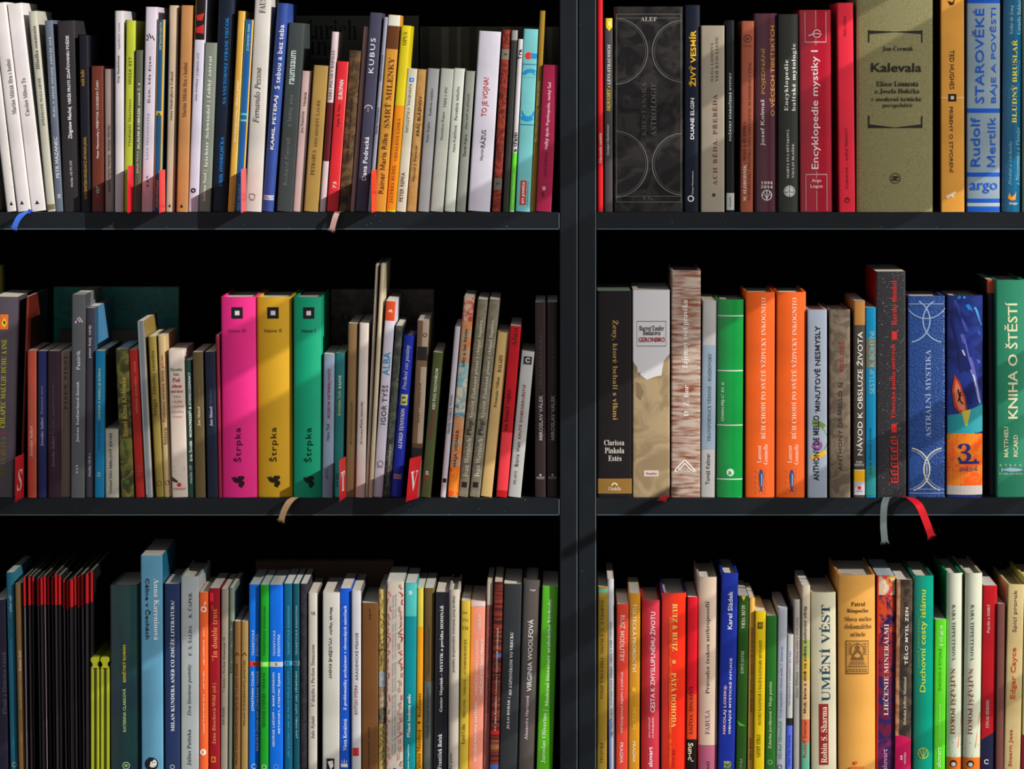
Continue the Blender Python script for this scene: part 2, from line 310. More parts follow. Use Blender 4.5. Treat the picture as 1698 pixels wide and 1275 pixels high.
# ---- upper right
view(960, 0, 3.187, 1, 'upper right')
B(96, 98, 30, -40, (224,28,38), 'tall thin scarlet paperback beside the upright', [u('Gheranda sanhitá',706,864,.5,16,(235,200,190),'r')])
B(134, 134, 44, 96, (74,70,70), 'thin grey paperback with yellow arrow at its top', [p([(.2,98),(.95,98),(.95,145),(.58,165),(.2,145)],(238,205,30)),u('HOVORY s',455,590,.5,18,(235,205,40),'i'),u('LÉVI-STRAUSSEM',238,448,.5,20,(228,225,222),'r'),u('Georges Charbonnier',658,822,.45,15,(215,212,210),'i'),r(116,138,(245,235,150),.4,.75)])
gl = (96,94,90); gd = (70,68,66)
B(188, 188, 362, 36, (44,41,40), 'very wide black leather hardcover with embossed circles', [
 r(74,78,gl,.03,.98),r(95,98,gl,.03,.98),r(1038,1041,gl,.03,.98),r(1068,1072,gl,.03,.98),r(78,1070,gl,.025,.035),r(78,1070,gl,.965,.975),
 c(.0,272,178,gl,172,-88,88),c(.0,272,166,gd,162,-88,88),c(1.0,272,166,gl,160,92,268),c(1.0,272,154,gd,150,92,268),
 c(.0,870,178,gl,172,-88,88),c(.0,870,166,gd,162,-88,88),c(1.0,870,166,gl,160,92,268),c(1.0,870,154,gd,150,92,268),
 h('ALEF',102,.38,.62,22,(170,165,158),'r'),h('V G',1048,.4,.56,22,gl,'r'),
 u('KRESŤANSKÁ',436,720,.42,30,(78,74,70),'r'),u('ASTROLOGIE',436,722,.57,30,(92,88,84),'r')], hard=1, bulge=.002, k='blotch', c2=(19,17,18), sc=.6, depth=.15)
B(562, 558, 78, 28, (16,24,42), 'dark navy hardcover with yellow title Živý vesmír', [u('ŽIVÝ VESMÍR',162,460,.5,36,(245,190,25),'b'),u('DUANE ELGIN',520,738,.5,20,(230,230,235),'b'),u('Carpe Momentum',906,1030,.55,11,(210,210,215)),c(.42,1052,17,(225,225,230),11)], hard=1, bulge=.0018)
B(645, 645, 124, 136, (160,150,132), 'wide beige paperback with red spaced title', [u('OLGA LOMOVÁ',226,432,.46,16,(80,66,56),'r',.08),u('YEH KUO-LIANG',196,432,.68,16,(80,66,56),'r',.08),u('ACH BĚDA, PŘEBĚDA',500,980,.6,30,(112,48,42),'r',.1),c(.55,1032,9,(60,45,42))], k='matte')
B(779, 779, 42, 108, (18,22,26), 'thin black paperback with white square foot label', [u('POČÁTKY STAROČESKÉ MYSTIKY',385,746,.45,15,(200,200,200),'b',.06),r(1022,1112,(190,190,188)),u('Dauphin',1040,1095,.5,12,(70,70,70))])
B(859, 853, 68, 112, (160,84,60), 'terracotta paperback with round stamp near its top', [c(.5,206,21,(80,36,24),17),u('T',192,220,.5,14,(80,36,24),'r'),h('CANTAMINO',244,.15,.85,7,(90,40,28)),u('M. SLOBODNÍK',872,1064,.3,20,(235,225,215),'r'),u('- MAO A BUDDHA:',640,866,.3,18,(82,34,24),'r'),u('NÁBOŽENSKÁ POLITIKA VOČI TIBETSKÉMU BUDDHIZMU V ČÍNE',332,1060,.68,16,(92,38,26),'r')])
view(1240, 0, 3.1875, 1, 'upper right')
B(33, 36, 122, 72, (80,36,48), 'plum rounded hardcover with gold and white lettering', [u('POJEDNÁNÍ',258,498,.38,28,(190,140,60),'s'),u('O VĚCECH TIBETSKÝCH',138,616,.76,28,(190,140,60),'s'),u('Josef Kolmaš',528,772,.36,26,(228,218,218),'s',.02),h('1934',968,.26,.78,15,(228,218,218),'r'),h('2014',990,.26,.78,15,(228,218,218),'r'),c(.52,1034,28,(228,218,218),24),l([(.52,1008),(.52,1060)],4,(228,218,218)),l([(.3,1034),(.74,1034)],4,(228,218,218)),l([(.36,1014),(.52,1054),(.68,1014)],3,(228,218,218))], hard=1, bulge=.0035, k='gloss')
B(162, 162, 104, 76, (52,54,48), 'dark olive rounded hardcover with white encyclopedia title', [u('Encyklopedie',318,588,.42,26,(225,225,212),'r',.05),u('baltské mytologie',232,588,.8,26,(225,225,212),'r',.05),u('MARTA EVA BĚŤÁKOVÁ',685,944,.46,15,(215,215,205),'r'),u('VÁCLAV BLAŽEK',760,942,.72,15,(215,215,205),'r'),c(.56,1012,30,(205,208,200)),c(.56,1012,26,(60,62,58),24),l([(.36,1000),(.78,1000)],3,(60,62,58)),l([(.56,985),(.56,1045)],3,(60,62,58)),c(.42,1012,9,(60,62,58),6,180,360),c(.7,1012,9,(60,62,58),6,180,360)], hard=1, bulge=.003)
B(272, 278, 168, 54, (176,14,42), 'dark red wrapped hardcover with white framed title', [u('Encyklopedie mystiky I',268,895,.5,48,(235,215,215),'s'),
 r(65,225,(225,180,180),.17,.185),r(65,225,(225,180,180),.83,.845),r(222,226,(225,180,180),.17,.845),r(56,150,(225,180,180),.505,.52),r(205,240,(225,180,180),.505,.52),l([(.42,222),(.6,222)],3,(230,200,200)),c(.55,180,22,(235,215,215),18,20,340),l([(.28,190),(.5,178),(.7,182)],4,(235,215,215)),
 r(922,926,(225,180,180),.17,.845),r(922,1116,(225,180,180),.17,.185),r(922,1116,(225,180,180),.83,.845),r(905,945,(225,180,180),.505,.52),r(1010,1116,(225,180,180),.505,.52),h('Argo',958,.36,.66,22,(235,215,215),'s'),h('Logos',988,.32,.7,22,(235,215,215),'s')], hard=1, bulge=.003, k='gloss', c2=(150,12,34))
B(472, 484, 84, 16, (238,44,66), 'bright coral red paperback standing proud of neighbours', [u('MALVERN',88,192,.48,14,(120,16,34),'s',.06),u('STARHAWK — SNĚNÍ TEMNOTY',678,1000,.48,17,(105,14,30),'s'),c(.5,1060,14,(105,14,30),9),c(.5,1050,7,(105,14,30),4)], out=.001)
view(1460, 0, 3.189, 1, 'upper right')
kk_ = (34,32,28)
B(-126, -126, 404, -60, (142,137,96), 'very wide olive cloth hardcover with black bracket frame', [
 p([(.15,162),(.5,168),(.5,171),(.15,182)],kk_),p([(.5,168),(.862,162),(.862,182),(.5,171)],kk_),r(160,225,kk_,.15,.168),r(160,228,kk_,.845,.862),
 p([(.15,658),(.5,675),(.5,678),(.15,678)],kk_),p([(.5,675),(.862,658),(.862,678),(.5,678)],kk_),r(612,678,kk_,.15,.168),r(615,678,kk_,.845,.862),
 h('Jan Čermák',256,.34,.74,32,kk_,'r'),h('Kalevala',358,.19,.85,48,kk_,'b'),h('Eliase Lönnrota',444,.26,.81,28,kk_,'r'),h('a Josefa Holečka',484,.24,.82,28,kk_,'r'),h('v moderní kritické',522,.19,.85,28,kk_,'r'),h('perspektivě',560,.34,.73,26,kk_,'r'),
 c(.505,944,28,kk_,25),h('æ',944,.46,.55,26,kk_,'s')], hard=1, bulge=.0045, k='cloth', c2=(112,108,70), depth=.15)
B(318, 320, 124, -60, (228,160,66), 'amber hardcover with horse emblem and black square', [d('TED HUGHES',266,474,.48,24,(60,38,18),'s'),d('PRÍBEHY O STVORENÍ',566,914,.46,24,(60,38,18),'s'),r(516,520,(240,220,180)),r(498,538,(40,28,18),.32,.66),r(509,527,(215,205,190),.42,.56),
 p([(.3,5),(.5,14),(.62,-5),(.55,25),(.4,30)],(40,26,15)),p([(.2,1040),(.35,1030),(.5,1020),(.62,1014),(.66,1022),(.55,1030),(.52,1050),(.46,1040),(.36,1042),(.28,1054)],(240,225,195))], hard=1, side=(80,36,12), bulge=.001, depth=.14)
bl = (18,92,205)
B(458, 457, 176, -60, (150,170,184), 'pale grey hardcover with large royal blue lettering', [r(-55,18,bl),r(575,598,bl),r(914,936,bl),r(1052,1073,bl),r(1095,1128,bl),r(1076,1092,(190,200,205)),
 u('STAROVĚKÉ',46,548,.34,62,bl,'s'),u('BÁJE A POVĚSTI',42,546,.8,42,bl,'s'),u('Rudolf',622,882,.26,48,bl,'s'),u('Mertlík',620,884,.74,44,bl,'s'),h('argo',996,.1,.92,56,bl,'s')], hard=1, bulge=.003, depth=.14)
B(652, 642, 96, -60, (12,100,142), 'teal blue hardcover with yellow title in capitals', [u('BLUDNÝ BRUSLAŘ',212,652,.6,32,(238,222,70),'r'),u('Eelke de Jong',30,182,.45,22,(150,195,205),'r'),u('Cornelis Bakker',0,182,.85,20,(150,195,205),'r'),u('Pověsti a báchorky',748,980,.44,22,(120,185,200),'i'),u('z Nizozemska a Flander',672,980,.84,22,(120,185,200),'i'),p([(.3,1050),(.4,1020),(.5,1045),(.7,1030),(.78,1015),(.74,1058),(.5,1062)],(230,150,40)),h('Argo',1078,.35,.85,18,(225,230,235),'r'),l([(.25,520),(.35,480),(.8,400),(.9,320)],5,(50,140,175)),l([(.3,520),(.7,500),(.9,440)],4,(50,140,175))], hard=1, bulge=.004, k='gloss')
B(750, 750, 110, -60, (128,140,120), 'sage grey hardcover cut off by right edge of photo', [], hard=1)

# ---- middle left
view(0, 430, 3.038, 2, 'middle left')
B(-30, -52, 120, 190, (74,64,74), 'dark purple hardcover with tall yellow title, leftmost', [u('MILAN RÚFUS',898,1098,.5,34,(130,112,30),'r'),u('CHLAPEC MAĽUJE DÚHU A INÉ',405,852,.46,34,(205,195,25),'r'),r(868,882,(190,20,90),.44,.56),r(280,356,(220,110,40),.28,.62),p([(.34,325),(.46,298),(.56,322),(.46,345)],(230,200,30)),p([(.4,320),(.46,310),(.52,322),(.46,332)],(40,30,20))], k='gloss', bulge=.001)
B(134, 100, 18, 188, (110,36,22), 'thin maroon hardcover rising behind the orange one', [], side=(84,22,14), out=.012, depth=.17)
B(119, 120, 62, 460, (206,84,64), 'short orange red paperback in a gilt edged series', [u('Jaroslav Seifert',840,996,.45,17,(232,190,175),'r'),u('Deštník z Piccadilly',638,832,.45,17,(180,120,90),'r'),r(462,1190,(215,150,90),.93,1)])
B(190, 190, 50, 462, (40,46,98), 'short navy paperback titled Kamenný most', [u('Jaroslav Seifert',798,944,.45,15,(180,180,205),'r'),u('Kamenný most',638,782,.45,15,(130,130,170),'r')])
B(241, 241, 62, 462, (54,34,46), 'short aubergine paperback left of Píseň písní', [u('Jaroslav Seifert',894,1048,.45,16,(130,105,112),'r'),u('Ty, lásko, pozdravena buď',634,886,.45,16,(98,70,80),'r')])
B(304, 304, 52, 464, (142,120,106), 'short taupe paperback titled Píseň písní', [u('PÍSEŇ PÍSNÍ',490,758,.5,17,(50,40,36),'r',.16)])
B(362, 356, 68, 178, (98,100,104), 'tall grey hardcover with scattered dash emblem', [u('James Sutherland-Smith',618,922,.5,19,(228,228,230),'b',.04),u('Pazúrik',460,556,.5,19,(228,228,230),'b',.04),u('K E R',1036,1078,.45,12,(220,220,220),'b'),l([(.25,322),(.4,310)],8,(235,235,235)),l([(.4,296),(.62,318)],5,(235,235,235)),l([(.55,292),(.8,318)],5,(235,235,235)),l([(.35,318),(.5,306)],4,(180,60,150))], out=.002, depth=.17)
B(432, 430, 44, 246, (72,68,82), 'slim violet grey paperback with pale blue cover board', [u('peter šulej',396,498,.5,18,(220,218,226),'b'),u('nódy',332,382,.5,18,(220,218,226),'b'),u('vlna/das 136 fk x',980,1100,.45,14,(200,198,206))], side=(72,128,168), depth=.185)
B(480, 476, 50, 462, (14,128,182), 'short bright turquoise paperback numbered 53', [u('CHRÁM Z PIESKU JE BÚRKA',548,808,.45,17,(200,225,150),'b'),u('Ľudovít Skalný',820,960,.45,14,(10,80,120)),u('53',1076,1098,.42,16,(200,225,150))], side=(66,56,26), depth=.17)
B(528, 530, 68, 856, (186,182,166), 'very short cream book titled Perlový záves', [u('PERLOVÝ ZÁVES',876,1056,.42,16,(60,55,45),'b',.04),u('Ferdinand Stolica',1066,1184,.4,15,(60,55,45),'i')])
view(190, 430, 3.038, 2, 'middle left')
B(4, 34, 66, 452, (112,112,52), 'short olive landscape paperback with yellow title', [u('Básně Kima Klobouka',598,898,.5,26,(190,170,80),'r'),u('Karel',925,1020,.5,17,(60,90,45),'r'),c(.5,1125,12,(60,110,50))], k='blotch', c2=(60,58,30), page=(170,190,200))
B(70, 106, 50, 456, (178,36,28), 'short tomato red paperback with fine pale title', [u('miltona szamosiho   chvíľa',515,775,.5,15,(215,110,95),'b',.05),u('033',1045,1100,.5,15,(150,90,80))], side=(90,20,16))
B(114, 158, 34, 312, (140,146,148), 'slim grey booklet with white cover edges', [r(314,1190,(205,210,215),0,.25),r(314,1190,(165,170,175),.8,1)], side=(140,118,60), depth=.15)
B(168, 208, 44, 390, (140,122,56), 'short mustard paperback titled Odstíny smutku', [u('Odstíny smutku',462,682,.5,22,(70,55,30),'r'),u('Saigjó',708,795,.5,22,(70,55,30),'r'),c(.5,1135,14,(90,70,35),11)])
B(213, 246, 48, 386, (192,166,118), 'short sand paperback titled Podoben mraku život plyne', [u('Podoben mraku život plyne.',480,825,.5,18,(170,60,45),'r'),u('Sótecu',852,938,.5,20,(90,70,45),'r'),c(.5,1132,12,(150,60,50),9)])
B(264, 284, 88, 458, (212,196,184), 'short pale pink book with horizontal red title', [h('Masaoka',556,.1,.85,17,(110,120,105),'r'),h('Šiki',580,.3,.66,17,(110,120,105),'r'),h('Pod',610,.24,.7,22,(175,45,50),'r'),h('tíhou',638,.2,.8,22,(175,45,50),'r'),h('měsíce',664,.1,.88,20,(175,45,50),'r'),h('Výbor',695,.25,.75,15,(190,120,110),'r'),h('z haiku',718,.2,.8,15,(190,120,110),'r'),h('v překladu',744,.08,.92,15,(190,120,110),'r'),h('Antonína',768,.12,.88,15,(190,120,110),'r'),h('Límana',792,.2,.78,15,(190,120,110),'r'),c(.48,1140,10,(185,35,40)),l([(.05,1050),(.9,1055)],2,(170,155,145)),l([(.05,1072),(.9,1066)],2,(170,155,145)),p([(.02,1098),(.35,1118),(.42,1130),(.02,1120)],(45,40,40)),h('PARAGRAF',1160,.1,.9,10,(185,50,50))], depth=.12)
B(354, 370, 36, 508, (34,72,62), 'short dark green thin paperback with white capitals', [u('MONOREZEŇ & STEREOZEMIAKY',570,898,.5,17,(222,228,222),'b'),u('Erik Šimšík',916,1020,.5,17,(222,228,222),'b'),u('vlna/das 129',1042,1135,.45,13,(190,200,190))])
B(391, 404, 54, 468, (98,82,52), 'short khaki brown paperback titled Smuténka', [u('Jan Skácel',744,842,.5,16,(205,195,170),'r'),u('Smuténka',640,738,.5,15,(120,102,70),'r')])
B(454, 468, 54, 466, (24,32,52), 'short blue black paperback titled Metličky', [u('Jan Skácel',744,842,.5,16,(190,190,200),'r'),u('Metličky',650,736,.5,15,(70,78,100),'r')])
B(508, 522, 22, 382, (142,28,60), 'thin wine red hardcover left of the pink volume', [], hard=0)
view(350, 430, 2.835, 2, 'middle left')
for (xt, xb, ww, cl, cn, c2_, t3, tk) in ((43,50,166,(224,38,128),'hot pink','', 'básne III',(150,40,90)), (214,220,164,(206,158,30),'golden yellow','', 'básne II',(120,85,30)), (388,388,136,(6,158,116),'emerald green','', 'básne I',(10,60,50))):
    dk = tuple(int(v*.16) for v in cl)
    cx = .47 if ww > 140 else .54
    B(xt, xb, ww, 178, cl, cn+' wide hardcover with moth emblem', [r(226,280,(26,24,24),cx-27/ww,cx+27/ww),r(243,264,(214,206,220),cx-11/ww,cx+11/ww),h(t3,336,cx-.24,cx+.24,16,tk,'s'),
      u('Štrpka',793,956,cx,44,dk,'s',.06),
      p([(cx-.2,1026),(cx-.08,1030),(cx+.02,1046),(cx-.03,1056),(cx-.13,1048)],dk),c(cx+.05,1034,13,dk),c(cx+.12,1030,9,dk),c(cx+.1,1056,13,dk),c(cx+.07,1064,10,dk),p([(cx-.04,1038),(cx+.0,1036),(cx+.13,1074),(cx+.09,1078)],dk),l([(cx-.02,1040),(cx-.1,1022)],3,dk)],
      hard=1, bulge=.004, k='matte', depth=.155, c2=tuple(int(v*.95) for v in cl))
B(526, 518, 54, 445, (132,150,172), 'short steel blue paperback with red upward title', [u('MÚZEUM NETRPEZLIVOSTI',516,748,.52,15,(150,30,42),'b'),u('Hana Thill',776,852,.5,14,(60,60,70)),u('AP72',988,1036,.42,14,(120,60,70))])
B(584, 574, 48, 440, (32,108,108), 'short teal paperback titled Básne', [u('BÁSNE',546,610,.45,16,(215,225,210),'r'),u('Krisztina Tóth',620,738,.45,14,(180,175,110),'r'),u('AP BIE',1010,1075,.4,13,(20,60,60))])
view(560, 420, 2.967, 2, 'middle left')
B(52, 38, 48, 345, (132,102,66), 'brown paperback leaning right beside a white twin', [u('Jiří Trávníček Poselství nedospělého',730,945,.5,14,(85,62,38),'r')], depth=.16)
B(106, 86, 52, 345, (212,198,190), 'white pink paperback leaning right beside brown twin', [u('Poeta staroveký',730,862,.5,14,(50,45,42),'r'),u('Jiří Trávníček',866,942,.5,12,(90,85,80),'r')], depth=.16)
B(182, 130, 20, 56, (206,190,166), 'very tall thin cream booklet, left of a pair', [], side=(190,176,150), depth=.17)
B(211, 150, 26, 56, (200,184,156), 'very tall thin cream booklet, right of a pair', [], side=(205,196,160), depth=.17)
B(234, 168, 52, 236, (206,200,216), 'lilac white hardcover with orange square at top', [r(238,334,(205,72,28)),u('ALBA',488,604,.5,34,(40,140,190),'s'),u('IGOR TYŠŠ',652,846,.5,30,(60,54,62),'s',.03),c(.55,1040,15,(90,85,92),12),h('SKALNÁ',1056,.2,.85,8,(90,85,92)),l([(.35,292),(.5,280),(.7,292)],7,(230,200,180))], depth=.165)
B(286, 222, 36, 358, (86,92,80), 'narrow grey green paperback with misty trees', [u('ODDSÚŤRENÉ LISTY',944,1052,.5,14,(190,190,170),'b'),u('Katarína Tomková',1058,1150,.45,12,(160,160,145),'r')], k='stone', c2=(52,56,52), depth=.16)
B(324, 258, 54, 408, (24,44,170), 'cobalt blue hardcover with silver script title', [u('Prechod cez pustiny',455,676,.5,26,(190,200,225),'i'),u('ALFRED TENNYSON',768,968,.5,19,(225,228,235),'r'),r(698,752,(205,200,130),.22,.85),c(.52,726,17,(60,70,40),8),u('IKAR',1092,1116,.5,40,(215,160,140),'b')], hard=1, bulge=.003)
B(394, 352, 70, 332, (178,158,138), 'two tone brown and cream paperback behind red tab', [r(334,1190,(120,92,66),0,.48),r(462,530,(40,34,34),0,1),r(530,560,(120,95,70)),u('HOST / URBÁNKOVÁ',640,836,.5,13,(75,58,42),'s',.08),c(.72,404,10,(60,50,45),7),r(940,962,(90,66,40)),r(962,1020,(35,32,36))], side=(196,184,150), depth=.155)
B(456, 394, 62, 490, (76,88,48), 'short forest green paperback with yellow green side', [u('KRV POD FIGOVNÍKOM',570,770,.48,19,(220,215,195),'b'),u('Dalimír Stanko',775,915,.45,17,(150,40,60),'s'),u('39',1076,1096,.45,17,(225,220,205),'b'),u('AP',1102,1124,.42,17,(200,25,45),'b')], side=(128,132,40), depth=.16)
B(578, 504, 28, 362, (196,188,200), 'slim pale lilac paperback titled Identity', [u('Identity',698,755,.5,13,(80,70,85),'r'),u('Marcela Veselková',762,892,.5,13,(80,70,85),'r'),r(1112,1132,(30,28,30),.2,.85)])
view(740, 430, 2.896, 2, 'middle left')
B(86, 5, 50, 184, (206,120,62), 'painted orange and blue paperback with black lettering', [r(184,300,(170,70,60),0,1,'paint',(206,170,150)),r(500,620,(196,190,172),0,1,'paint',(120,170,180)),r(620,760,(60,130,160),0,1,'paint',(206,196,170)),r(1000,1140,(226,70,30),0,1,'paint',(236,140,40)),u('Izby a iné básne',336,520,.5,20,(50,32,28),'r'),u('MAJA VIDMAR',822,1000,.5,20,(60,26,22),'s',.02)], k='paint', c2=(176,150,120), depth=.14)
for xt_, xb_, nm in ((152, 56, 'left of two grey brown paperbacks with identical long serif title'), (208, 110, 'right of two grey brown paperbacks with identical long serif title')):
    B(xt_, xb_, 50, 196, (130,124,104), nm, [u('Vyvrtil Žlahvout pšunt i chlpal liquére',296,768,.5,24,(205,200,182),'r'),u('Plop!',774,852,.5,28,(24,22,20),'r'),u('Ivan Wernisch',866,1050,.5,24,(205,200,182),'r'),r(1076,1102,(34,30,28),.25,.75)], k='stone', c2=(112,106,88), depth=.145)
B(248, 164, 58, 354, (206,172,112), 'short sandy yellow paperback titled Balady', [u('BALADY',462,546,.5,17,(60,42,25),'r'),u('François Villon',570,715,.5,17,(60,42,25),'r')])
B(305, 236, 56, 322, (190,20,32), 'crimson paperback with brighter pink red lower part', [r(836,1115,(238,62,72)),u('na konci vojny',628,828,.4,26,(70,8,14),'r'),u('Alan',330,420,.5,24,(110,10,18),'r')], depth=.15)
B(363, 296, 62, 446, (186,186,184), 'light grey paperback with swirl emblem and red title', [r(470,508,(50,50,48),.2,.85),c(.55,488,12,(205,205,202),7,30,330),u('KRUTÁ DOBRODRUŽSTVÍ',606,866,.45,17,(140,58,52),'b',.03),u('Boris Vian',882,1000,.45,17,(70,68,66),'s',.03),u('MLADÁ',1022,1088,.4,16,(90,88,86),'i')], page=(200,196,186))
for xa, nm in ((425, 'left of two identical dark brown paperbacks against the upright'), (483, 'right of two identical dark brown paperbacks against the upright')):
    B(xa, xa+1, 52, 206, (48,34,34), nm, [u('MIROSLAV VÁLEK',656,872,.5,22,(186,182,182),'s'),u('ZAKÁZANÁ LÁSKA',362,630,.5,20,(74,64,62),'s',.02),r(1050,1053,(180,176,176),.12,.88),h('PREMEDIA',1058,.15,.85,6,(150,146,146)),c(.5,1040,5,(190,186,186))])
# ---- middle right
view(970, 430, 2.896, 2, 'middle right')
B(58, 59, 166, 152, (28,22,24), 'wide black hardcover with gold footer band', [r(1058,1130,(150,112,52)),d('Ženy, ktoré behali s vlkmi',292,775,.52,36,(176,140,74),'r'),h('Clarissa',884,.2,.78,26,(214,206,196),'r'),h('Pinkola',922,.22,.78,28,(214,206,196),'r'),h('Estés',960,.32,.7,26,(214,206,196),'r'),h('Citadella',1106,.32,.68,17,(235,220,190),'r'),c(.5,1092,15,(235,220,190),9,0,180)], page=(120,140,120), depth=.15)
B(229, 229, 178, 146, (172,150,116), 'wide hardcover with white top and torn tan photo below', [
 p([(0,147),(1,147),(1,455),(.98,460),(.84,490),(.8,530),(.78,560),(.6,566),(.4,580),(.37,580),(.2,556),(.21,545),(.13,548),(.12,520),(.05,505),(0,490)],(212,210,214)),
 p([(.1,590),(.2,600),(.3,640),(.22,680),(.1,660)],(132,114,86)),
 r(298,301,(70,62,60),.11,.9),r(417,420,(70,62,60),.11,.9),r(298,420,(70,62,60),.11,.118),r(298,420,(70,62,60),.892,.9),
 h('Barret/Taufer',332,.18,.85,24,(70,62,60),'r'),h('Budačová',354,.28,.75,24,(70,62,60),'r'),h('GERONIMO',387,.16,.87,24,(165,32,42),'b'),
 r(1018,1048,(215,205,195),.3,.7),h('Dauphin',1034,.36,.65,14,(165,60,60),'r')], hard=0, k='blotch', c2=(146,126,94), sc=.5, bulge=.0008, depth=.15)
tg = (240,232,226)
B(416, 414, 142, 54, (190,172,158), 'tall birch bark patterned hardcover with white title', [u('Tajemný svět pravěku',196,530,.48,34,tg,'r'),u('D. Ž. Bor',608,758,.48,30,tg,'r'),l([(.12,1018),(.46,966),(.82,1018)],6,tg),l([(.25,1018),(.46,985),(.7,1018)],5,tg),h('TRIGON',1016,.2,.75,18,tg,'b'),l([(.1,1022),(.84,1022)],5,tg)], k='bark', c2=(132,72,48), hard=1, bulge=.001, depth=.15)
B(564, 554, 72, 200, (184,182,180), 'grey hardcover with pale blue middle band', [r(414,916,(146,166,184)),u('TRANSFORMACE VĚDOMÍ – ROZHOVORY',454,878,.5,20,(60,62,68),'r'),u('Tomáš Keltner',936,1086,.48,19,(60,58,56),'s')], side=(190,184,170), depth=.14)
B(638, 632, 124, 194, (8,148,62), 'vivid green rounded hardcover with four white rules', [r(270,275,(215,225,215)),r(534,539,(215,225,215)),r(796,801,(215,225,215)),r(1056,1061,(215,225,215)),u("CHAN-FEJ-C' SV. II.",590,780,.22,17,(215,225,215),'b'),c(.52,1026,18,(205,222,205)),h('a',1028,.44,.58,16,(20,130,60),'b')], hard=1, bulge=.004, k='gloss')
view(1220, 430, 3.036, 2, 'middle right')
for xt_, xb_, nm in ((50,48,'left of two identical orange hardcovers with white title'),(206,202,'right of two identical orange hardcovers with white title')):
    wt = (240,205,180)
    B(xt_, xb_, 148, 166, (242,98,26), nm, [u('BŮH CHODÍ PO SVĚTĚ VŽDYCKY INKOGNITO',194,908,.58,30,wt,'r'),u('Laurent',940,1028,.46,22,wt,'r'),u('Gounelle',934,1036,.68,22,wt,'r'),
     p([(.52,1165),(.48,1130),(.46,1090),(.51,1062),(.57,1062),(.62,1090),(.6,1130),(.57,1165)],(50,72,120)),p([(.54,1080),(.58,1090),(.57,1140),(.54,1150)],(150,175,205)),p([(.46,1176),(.54,1155),(.62,1176),(.54,1168)],(50,72,120)),
     u('RYBKA',1060,1182,.38,10,(205,130,80),'s',.6),u('PUBLISHERS',1055,1185,.7,10,(205,130,80),'s',.2)], hard=1, bulge=.0028, k='matte', depth=.14)
B(361, 362, 98, 254, (158,168,184), 'silver blue hardcover with brush lettered title', [c(.25,910,100,(98,130,60),74,-80,90),c(.25,910,100,(220,170,40),76,-95,-40),c(.5,940,26,(140,80,150),8),u('MINUTOVÉ NESMYSLY',335,765,.5,32,(28,26,30),'b'),u('ANTHONY DE MELLO ·',770,1116,.45,30,(28,26,30),'b')], hard=1, bulge=.001, page=(180,180,175))
B(470, 472, 106, 254, (122,106,88), 'mottled taupe hardcover with red and grey title', [u('BDELOSŤ',412,568,.58,24,(165,38,40),'s'),u('ANTHONY DE MELLO SJ ·',600,1066,.55,26,(56,48,44),'s')], k='stone', c2=(92,80,66), hard=1, bulge=.0015)
B(595, 594, 56, 208, (72,66,60), 'narrow paperback with white title, yellow and white footer', [r(210,332,(176,122,62)),u('NÁVOD K OBSLUZE ŽIVOTA',365,990,.5,32,(230,225,215),'s'),h('TOM',1024,.2,.75,12,(230,225,215),'r'),h('SHADYAC',1038,.06,.95,12,(230,225,215),'r'),r(1062,1066,(240,235,225)),r(1066,1122,(250,185,15)),r(1122,1190,(196,194,200)),c(.5,1154,10,(190,25,60)),h('GRADA',1170,.2,.8,6,(60,60,60)),], side=(176,140,92), depth=.15)
B(653, 653, 54, 242, (8,132,178), 'narrow cerulean paperback with tan band', [r(400,550,(112,112,92)),u('SESTUP K BOHYNI',365,680,.6,26,(120,175,190),'s'),u('Sylvia Brinton Perera',850,1090,.5,16,(16,70,90),'i'),c(.55,1134,13,(16,40,50),9,30,330),r(1040,1190,(40,140,140),0,1)] )
view(1430, 430, 2.657, 2, 'middle right')
B(60, 63, 130, 54, (46,44,48), 'tall black speckled hardcover with red title', [u('Bardo thödol',95,292,.6,24,(205,44,40),'r'),u('Tibetská kniha mrtvých',375,706,.58,24,(205,44,40),'r'),
 r(320,356,(205,44,40),.52,.7),r(728,766,(205,44,40),.5,.68),r(785,790,(205,44,40),.46,.66),
 *[l([(.5+.04*math.sin(i*2.1),800+i*17),(.72,802+i*17)],4,(205,44,40)) for i in range(12)],*[l([(.48,800+i*34),(.52,816+i*34),(.7,812+i*34)],5,(205,44,40)) for i in range(6)],l([(.7,792),(.72,985)],4,(205,44,40))], k='speck', c2=(178,178,176), side=(160,20,26), depth=.16)
lb = (150,172,205); ld = (205,200,180)
B(200, 202, 164, 162, (36,76,146), 'blue leather hardcover with embossed rings', [
 c(.0,270,100,lb,95,-80,60),c(1.0,270,100,lb,95,120,260),c(.5,120,100,lb,96,200,340),c(0,930,98,ld,92,-75,80),c(1.0,930,98,ld,92,100,255),c(0,930,86,lb,83,-75,80),c(1.0,930,86,lb,83,100,255),
 u('ASTRÁLNÍ MYSTIKA',400,790,.52,30,lb,'r'),r(196,199,lb,.03,.97),r(1016,1019,lb,.03,.97),r(1034,1037,lb,.03,.97)], k='leather', c2=(26,54,112), hard=1, bulge=.0012, depth=.15)
or_ = (226,128,34)
